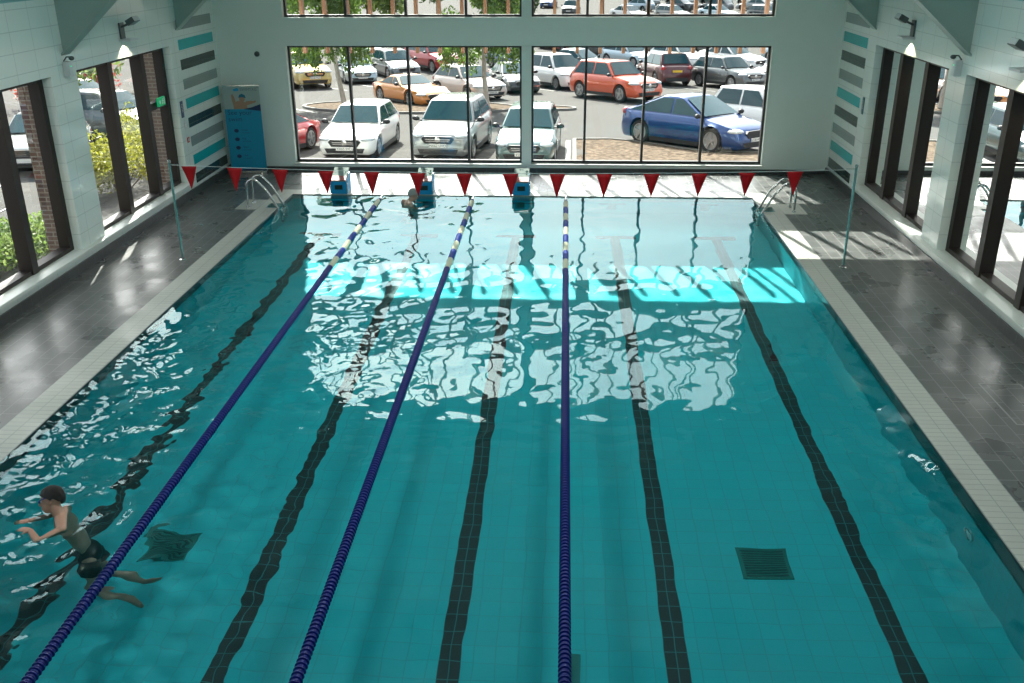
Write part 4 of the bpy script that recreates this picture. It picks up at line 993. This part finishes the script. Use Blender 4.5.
for s_, y, lb in ((-1, 15.2, 'small grey loudspeaker on the left pillar under the roof beam'), (1, 15.5, 'small grey loudspeaker with a green light on the right pillar')):
    r = empty('wall_speaker', (s_*XW, y, 3.22)); tag(r, lb, 'speaker', 'small wall units on the pillars'); i_ = -s_
    g = MB(); g.box(*sorted((0, i_*.11)), -.06, .06, -.12, .12); g.build('case', M_house, r, bevel=.012)
    g = MB(); g.tube([(0, 0, .12), (i_*.06, 0, .19), (i_*.14, 0, .19)], .012, 8); g.ell((i_*.14, 0, .17), (.045, .045, .035), 12, 8); g.build('sensor_head', M_fl, r, smooth=50)
    g = MB(); g.box(*sorted((i_*.111, i_*.114)), -.02, .02, .04, .055); g.build('indicator', mat('green_indicator', (0, .5, .25), .4, emit=((0, .8, .4), 1.0)), r)
def wallplate(name, s_, y, z, w, h, m_, lb, cat, extra=None):
    o = MB().box(*sorted((s_*(XW-.006 if False else XW), s_*(XW-.014))), y-w/2, y+w/2, z-h/2, z+h/2).build(name, m_, bevel=.002); tag(o, lb, cat)
    return o
M_sblue = mat('dark_blue_sign', (0.01, 0.05, 0.13), .4)
def sign_lines(o, s_, y, z, w, n, m_):
    for k in range(n):
        q = MB(); q.box(*sorted((s_*(XW-.014), s_*(XW-.0155))), y-w*.35, y+w*.35, z-.03*k-.006, z-.03*k+.006); c = q.build('printed_line', m_, o)
o = wallplate('wall_sign', -1, 19.74, 1.86, .13, .34, M_sblue, 'narrow dark blue notice on the left wall beside the striped tiles', 'sign'); sign_lines(o, -1, 19.74, 1.96, .11, 6, M_lett)
o = wallplate('switch_plate', -1, 19.80, 1.52, .09, .15, M_house, 'small pale grey switch plate between the blue notice and the red call point', 'switch'); g = MB().box(-XW+.014, -XW+.022, 19.78, 19.82, 1.49, 1.55).build('rocker', M_white, o)
o = wallplate('fire_call_point', -1, 19.86, 1.20, .11, .11, mat('red_call_point', (.50, .01, .02), .4), 'small red fire call point on the left wall', 'call point'); g = MB().box(-XW+.014, -XW+.018, 19.83, 19.89, 1.17, 1.23).build('press_glass', M_lett, o)
o = wallplate('wall_sign', 1, 20.16, 1.92, .12, .34, mat('dark_teal_sign', (.01, .12, .14), .4), 'narrow teal notice on the right wall beside the striped tiles', 'sign'); sign_lines(o, 1, 20.16, 2.02, .10, 6, M_lett)
r = empty('exit_sign', (-XW-.10, 18.98, 2.14)); tag(r, 'green emergency exit sign above the door in the far left window', 'sign')
g = MB(); g.box(-.02, .02, -.17, .17, -.085, .085); g.build('panel', mat('green_exit_sign', (0.0, .33, .12), .4, emit=((0.0, .5, .2), .35)), r, bevel=.003)
g = MB()
g.prism([(-.13, -.03), (-.09, -.03), (-.09, -.05), (-.05, 0), (-.09, .05), (-.09, .03), (-.13, .03)], 'x', .021, .023); g.build('arrow', M_white, r)
g = MB(); g.ell((.022, .05, .045), (.002, .016, .016), 10, 6); g.tube([(.022, .045, .03), (.022, .03, -.01), (.022, .0, -.05)], .007, 5); g.tube([(.022, .03, -.01), (.022, .07, -.05)], .007, 5); g.tube([(.022, .0, .02), (.022, .04, .022), (.022, .08, .0)], .006, 5); g.build('running_figure', M_white, r)
g = MB(); g.box(.021, .023, .10, .14, -.06, .06); g.build('doorway', M_white, r)
g = MB(); g.lathe([(0, 0), (.06, 0), (.06, -.03), (.045, -.045), (0, -.05)], 18, 'y'); o = g.build('wall_sounder', M_fl, None, (-6.2, YE, 2.72), smooth=50); tag(o, 'small round dark sounder high on the far wall above the banner', 'alarm')

# ------------------------------------------------------------------ people
M_skin = mat('skin', (0.50, 0.27, 0.19), .5, var=.06, vscale=20); M_skin2 = mat('older_skin', (0.50, 0.32, 0.24), .5, var=.08, vscale=20)
M_hair = mat('dark_brown_hair', (0.012, 0.009, 0.008), .5, bump=.8, bscale=160); M_ghair = mat('grey_hair', (0.42, 0.42, 0.40), .6, bump=.8, bscale=160)
M_shorts = mat('black_swim_shorts', (0.008, 0.009, 0.012), .7); M_gog = mat('blue_goggles', (0.01, 0.05, 0.30), .3); M_eye = mat('eye_white', (.7, .7, .68), .2); M_iris = mat('dark_iris', (.02, .012, .01), .2)
def hand(mb, wrist, fwd, up, side, curl=.35, sc=1.0):
    """palm, four fingers and a thumb; side: +1 thumb towards fwd x up"""
    f = Vector(fwd).normalized(); u = Vector(up); u = (u-f*u.dot(f)).normalized(); w = f.cross(u)*side; W = Vector(wrist)
    R_ = Matrix((f, w, u)).transposed()
    mb.ell(W+f*.045*sc, (.052*sc, .040*sc, .016*sc), 14, 8, R_)
    for k, (o_, L) in enumerate(((.030, .070), (.010, .080), (-.010, .074), (-.029, .058))):
        b = W+f*.078*sc+w*o_*sc; d1 = (f+w*o_*2.2-u*curl*.3).normalized(); d2 = (d1-u*curl).normalized(); d3 = (d2-u*curl).normalized()
        p1 = b+d1*L*.45*sc; p2 = p1+d2*L*.32*sc; p3 = p2+d3*L*.23*sc
        mb.tube([b-d1*.02, b, p1, p2, p3], [.0090*sc, .0088*sc, .0082*sc, .0076*sc, .0058*sc], 8)
    b = W+f*.022*sc+w*.030*sc; d1 = (f*.55+w*.8-u*.2).normalized(); d2 = (f*.85+w*.45-u*.2).normalized()
    mb.tube([b-d1*.015, b, b+d1*.034*sc, b+d1*.034*sc+d2*.028*sc], [.013*sc, .012*sc, .0098*sc, .0070*sc], 8)
def person(name, label, P, skin, hair_m, female=False, shorts=True, goggles=False, hairlen=0):
    """P: joint positions in world space; f: facing direction"""
    V = lambda k: Vector(P[k]); b = MB(); r = empty(name, (V('hip').x, V('hip').y, min(V('ankL').z, V('ankR').z)-.05)); tag(r, label, 'person'); O = r.location
    f = Vector(P['face']).normalized(); upv = (V('head')-V('neck')).normalized(); upv = (upv-f*upv.dot(f)).normalized(); sd_ = f.cross(upv); RH = Matrix((f, sd_, upv)).transposed()
    H = V('head')
    def hp(a, bb, c): return H+RH @ Vector((a, bb, c))
    b.ell(H+RH @ Vector((-.012, 0, .022)), (.098, .076, .100), 22, 16, RH); b.ell(hp(.030, 0, -.045), (.060, .056, .072), 18, 12, RH); b.ell(hp(.052, 0, -.088), (.026, .028, .024), 12, 8, RH)
    b.tube([hp(.082, 0, .015), hp(.108, 0, -.022)], [.010, .015], 8); b.ell(hp(.104, 0, -.028), (.013, .017, .010), 10, 6, RH)
    b.ell(hp(.086, 0, -.058), (.012, .026, .007), 10, 6, RH); b.ell(hp(.084, 0, -.068), (.012, .022, .008), 10, 6, RH); b.ell(hp(.074, 0, .030), (.018, .052, .012), 12, 6, RH)
    for s_ in (1, -1): b.ell(hp(-.002, s_*.080, -.012), (.020, .010, .032), 10, 8, RH)
    nk = V('neck'); ch = V('chest'); ws = V('waist'); hip = V('hip'); sL, sR = V('shL'), V('shR')
    b.tube([hp(-.02, 0, -.05), nk], [.054, .060], 14)
    ax = (sL-sR).normalized(); tdir = (nk-ws).normalized(); fw = ax.cross(tdir).normalized(); RT = Matrix((ax, fw, tdir)).transposed()
    b.ell(ch, (.165, .105, .19), 22, 14, RT); b.ell(ws, (.135, .095, .17), 20, 12, RT); b.ell(ch.lerp(ws, .5), (.145, .098, .15), 20, 12, RT); b.ell(hip, (.155, .110, .13), 20, 12, RT)
    b.tube([sL, nk.lerp(ch, .18), sR], [.058, .070, .058], 12)
    b.tube([nk.lerp(sL, .2), sL], [.045, .052], 10); b.tube([nk.lerp(sR, .2), sR], [.045, .052], 10)
    for s_, S in (('L', sL), ('R', sR)):
        e, w = V('el'+s_), V('wr'+s_)
        b.ell(S, (.060, .058, .060), 12, 8); b.tube([S, S.lerp(e, .4), e], [.052, .048, .038], 12); b.ell(e, (.038,)*3, 10, 8); b.tube([e, e.lerp(w, .35), w, w+(w-e)*.06], [.040, .040, .026, .025], 12)
        hand(b, w, P.get('hd'+s_, w-e), P.get('hu'+s_, (0, 0, 1)), 1 if s_ == 'R' else -1)
        hj = hip+ax*(.085 if s_ == 'L' else -.085)-tdir*.03; k, an = V('kn'+s_), V('ank'+s_)
        b.ell(hj, (.09, .09, .09), 12, 8); b.tube([hj, hj.lerp(k, .5), k], [.085, .072, .054], 14); b.ell(k, (.055,)*3, 10, 8); b.tube([k, k.lerp(an, .3), an], [.054, .057, .036], 12)
        ft = Vector(P['ft'+s_]).normalized(); b.tube([an-ft*.04, an+ft*.08, an+ft*.18], [.040, .042, .024], 10)
    b.v = [tuple(Vector(v)-O) for v in b.v]
    body = b.build('body', skin, r); rm = body.modifiers.new('remesh', 'REMESH'); rm.mode = 'VOXEL'; rm.voxel_size = .0075; rm.use_smooth_shade = True
    sm = body.modifiers.new('smooth', 'SMOOTH'); sm.factor = .5; sm.iterations = 4
    def ch_(mb, nm, m_, sm_=60): mb.v = [tuple(Vector(v)-O) for v in mb.v]; return mb.build(nm, m_, r, smooth=sm_)
    g = MB(); n0 = 0; NU, NV = 28, 14; V2 = []                      # hair cap: front edge at the hairline, lower at the nape
    for j in range(NV+1):
        for i in range(NU):
            a = 2*PI*i/NU; lim = 1.12+(1.0+hairlen)*(.5-.5*math.cos(a))**.8; lim *= 1+.05*math.sin(11*a)+.04*math.sin(23*a+1); t = lim*j/NV; rr = 1+.035*math.sin(9*a+3*t)*math.sin(6*t)+.02*math.sin(17*a-5*t)
            V2.append(H+RH @ Vector((-.018+.114*rr*math.sin(t)*math.cos(a), .090*rr*math.sin(t)*math.sin(a), .024+.116*rr*math.cos(t))))
    g.add(V2, [(j*NU+i, (j+1)*NU+i, (j+1)*NU+(i+1) % NU, j*NU+(i+1) % NU) for j in range(NV) for i in range(NU)]); hh = ch_(g, 'hair', hair_m)
    so_ = hh.modifiers.new('thick', 'SOLIDIFY'); so_.thickness = .012; so_.offset = 0
    for s_ in (1, -1):
        g = MB(); g.ell(hp(.080, s_*.031, .006), (.012, .014, .010), 10, 8, RH); ey = ch_(g, 'eye', M_eye); g = MB(); g.ell(hp(.0905, s_*.031, .006), (.004, .0065, .0065), 10, 8, RH); g.v = [tuple(Vector(v)-O) for v in g.v]; g.build('iris', M_iris, ey, smooth=60)
    if goggles:
        g = MB(); pts = [H+RH @ Vector((-.014+.114*math.cos(a), .092*math.sin(a), .016+.02*(1-math.cos(a)))) for a in np.linspace(.42, 1.25, 8)]; g.tube(pts, .006, 6); pts = [H+RH @ Vector((-.014+.114*math.cos(a), -.092*math.sin(a), .016+.02*(1-math.cos(a)))) for a in np.linspace(.42, 1.25, 8)]; g.tube(pts, .006, 6)
        for s_ in (1, -1): g.ell(hp(.094, s_*.031, .008), (.012, .022, .015), 12, 8, RH)
        g.tube([hp(.104, -.01, .008), hp(.104, .01, .008)], .004, 6); ch_(g, 'goggles', M_gog)
    if shorts:
        g = MB(); g.ell(hip+tdir*.01, (.170, .128, .135), 22, 14, RT)
        for s_ in ('L', 'R'):
            hj = hip+ax*(.085 if s_ == 'L' else -.085)-tdir*.03; k = V('kn'+s_); g.tube([hj, hj.lerp(k, .55)], [.112, .100], 16)
        o_ = ch_(g, 'swim_shorts', M_shorts); rm = o_.modifiers.new('remesh', 'REMESH'); rm.mode = 'VOXEL'; rm.voxel_size = .012; rm.use_smooth_shade = True
    return r
person('person', 'dark-haired swimmer with blue goggles doing breaststroke at the left, arms reaching forward', dict(
    head=(-3.97, 7.42, .105), face=(-1, -.30, -.10), neck=(-3.88, 7.365, -.02), chest=(-3.79, 7.31, -.17), waist=(-3.63, 7.20, -.36), hip=(-3.50, 7.11, -.50),
    shL=(-3.77, 7.17, -.065), shR=(-3.89, 7.50, -.065), elL=(-3.90, 6.97, -.07), wrL=(-4.03, 7.10, -.025), elR=(-4.02, 7.40, -.09), wrR=(-4.13, 7.27, -.035),
    hdL=(-1, .22, .02), hdR=(-1, -.25, .0), knL=(-3.40, 6.83, -.82), knR=(-3.33, 7.10, -.86), ankL=(-3.03, 6.72, -.90), ankR=(-2.97, 7.03, -.94), ftL=(.7, -.3, .2), ftR=(.8, .2, .2)), M_skin, M_hair, goggles=True)
person('person', 'grey-haired swimmer standing in the water before the second starting block, bare shoulders', dict(
    head=(-2.22, 19.36, .15), face=(.80, .40, -.38), neck=(-2.30, 19.30, .025), chest=(-2.34, 19.24, -.12), waist=(-2.38, 19.17, -.40), hip=(-2.39, 19.14, -.58),
    shL=(-2.44, 19.38, .0), shR=(-2.25, 19.10, .0), elL=(-2.36, 19.52, -.20), wrL=(-2.20, 19.62, -.20), elR=(-2.14, 19.12, -.22), wrR=(-2.00, 19.26, -.20),
    hdL=(1, .1, -.1), hdR=(.6, 1, -.1), knL=(-2.36, 19.32, -.90), knR=(-2.21, 19.16, -.90), ankL=(-2.46, 19.26, -1.24), ankR=(-2.34, 19.08, -1.24), ftL=(.7, .6, -.1), ftR=(.8, .5, -.1)), M_skin2, M_ghair, shorts=True)
#@@END
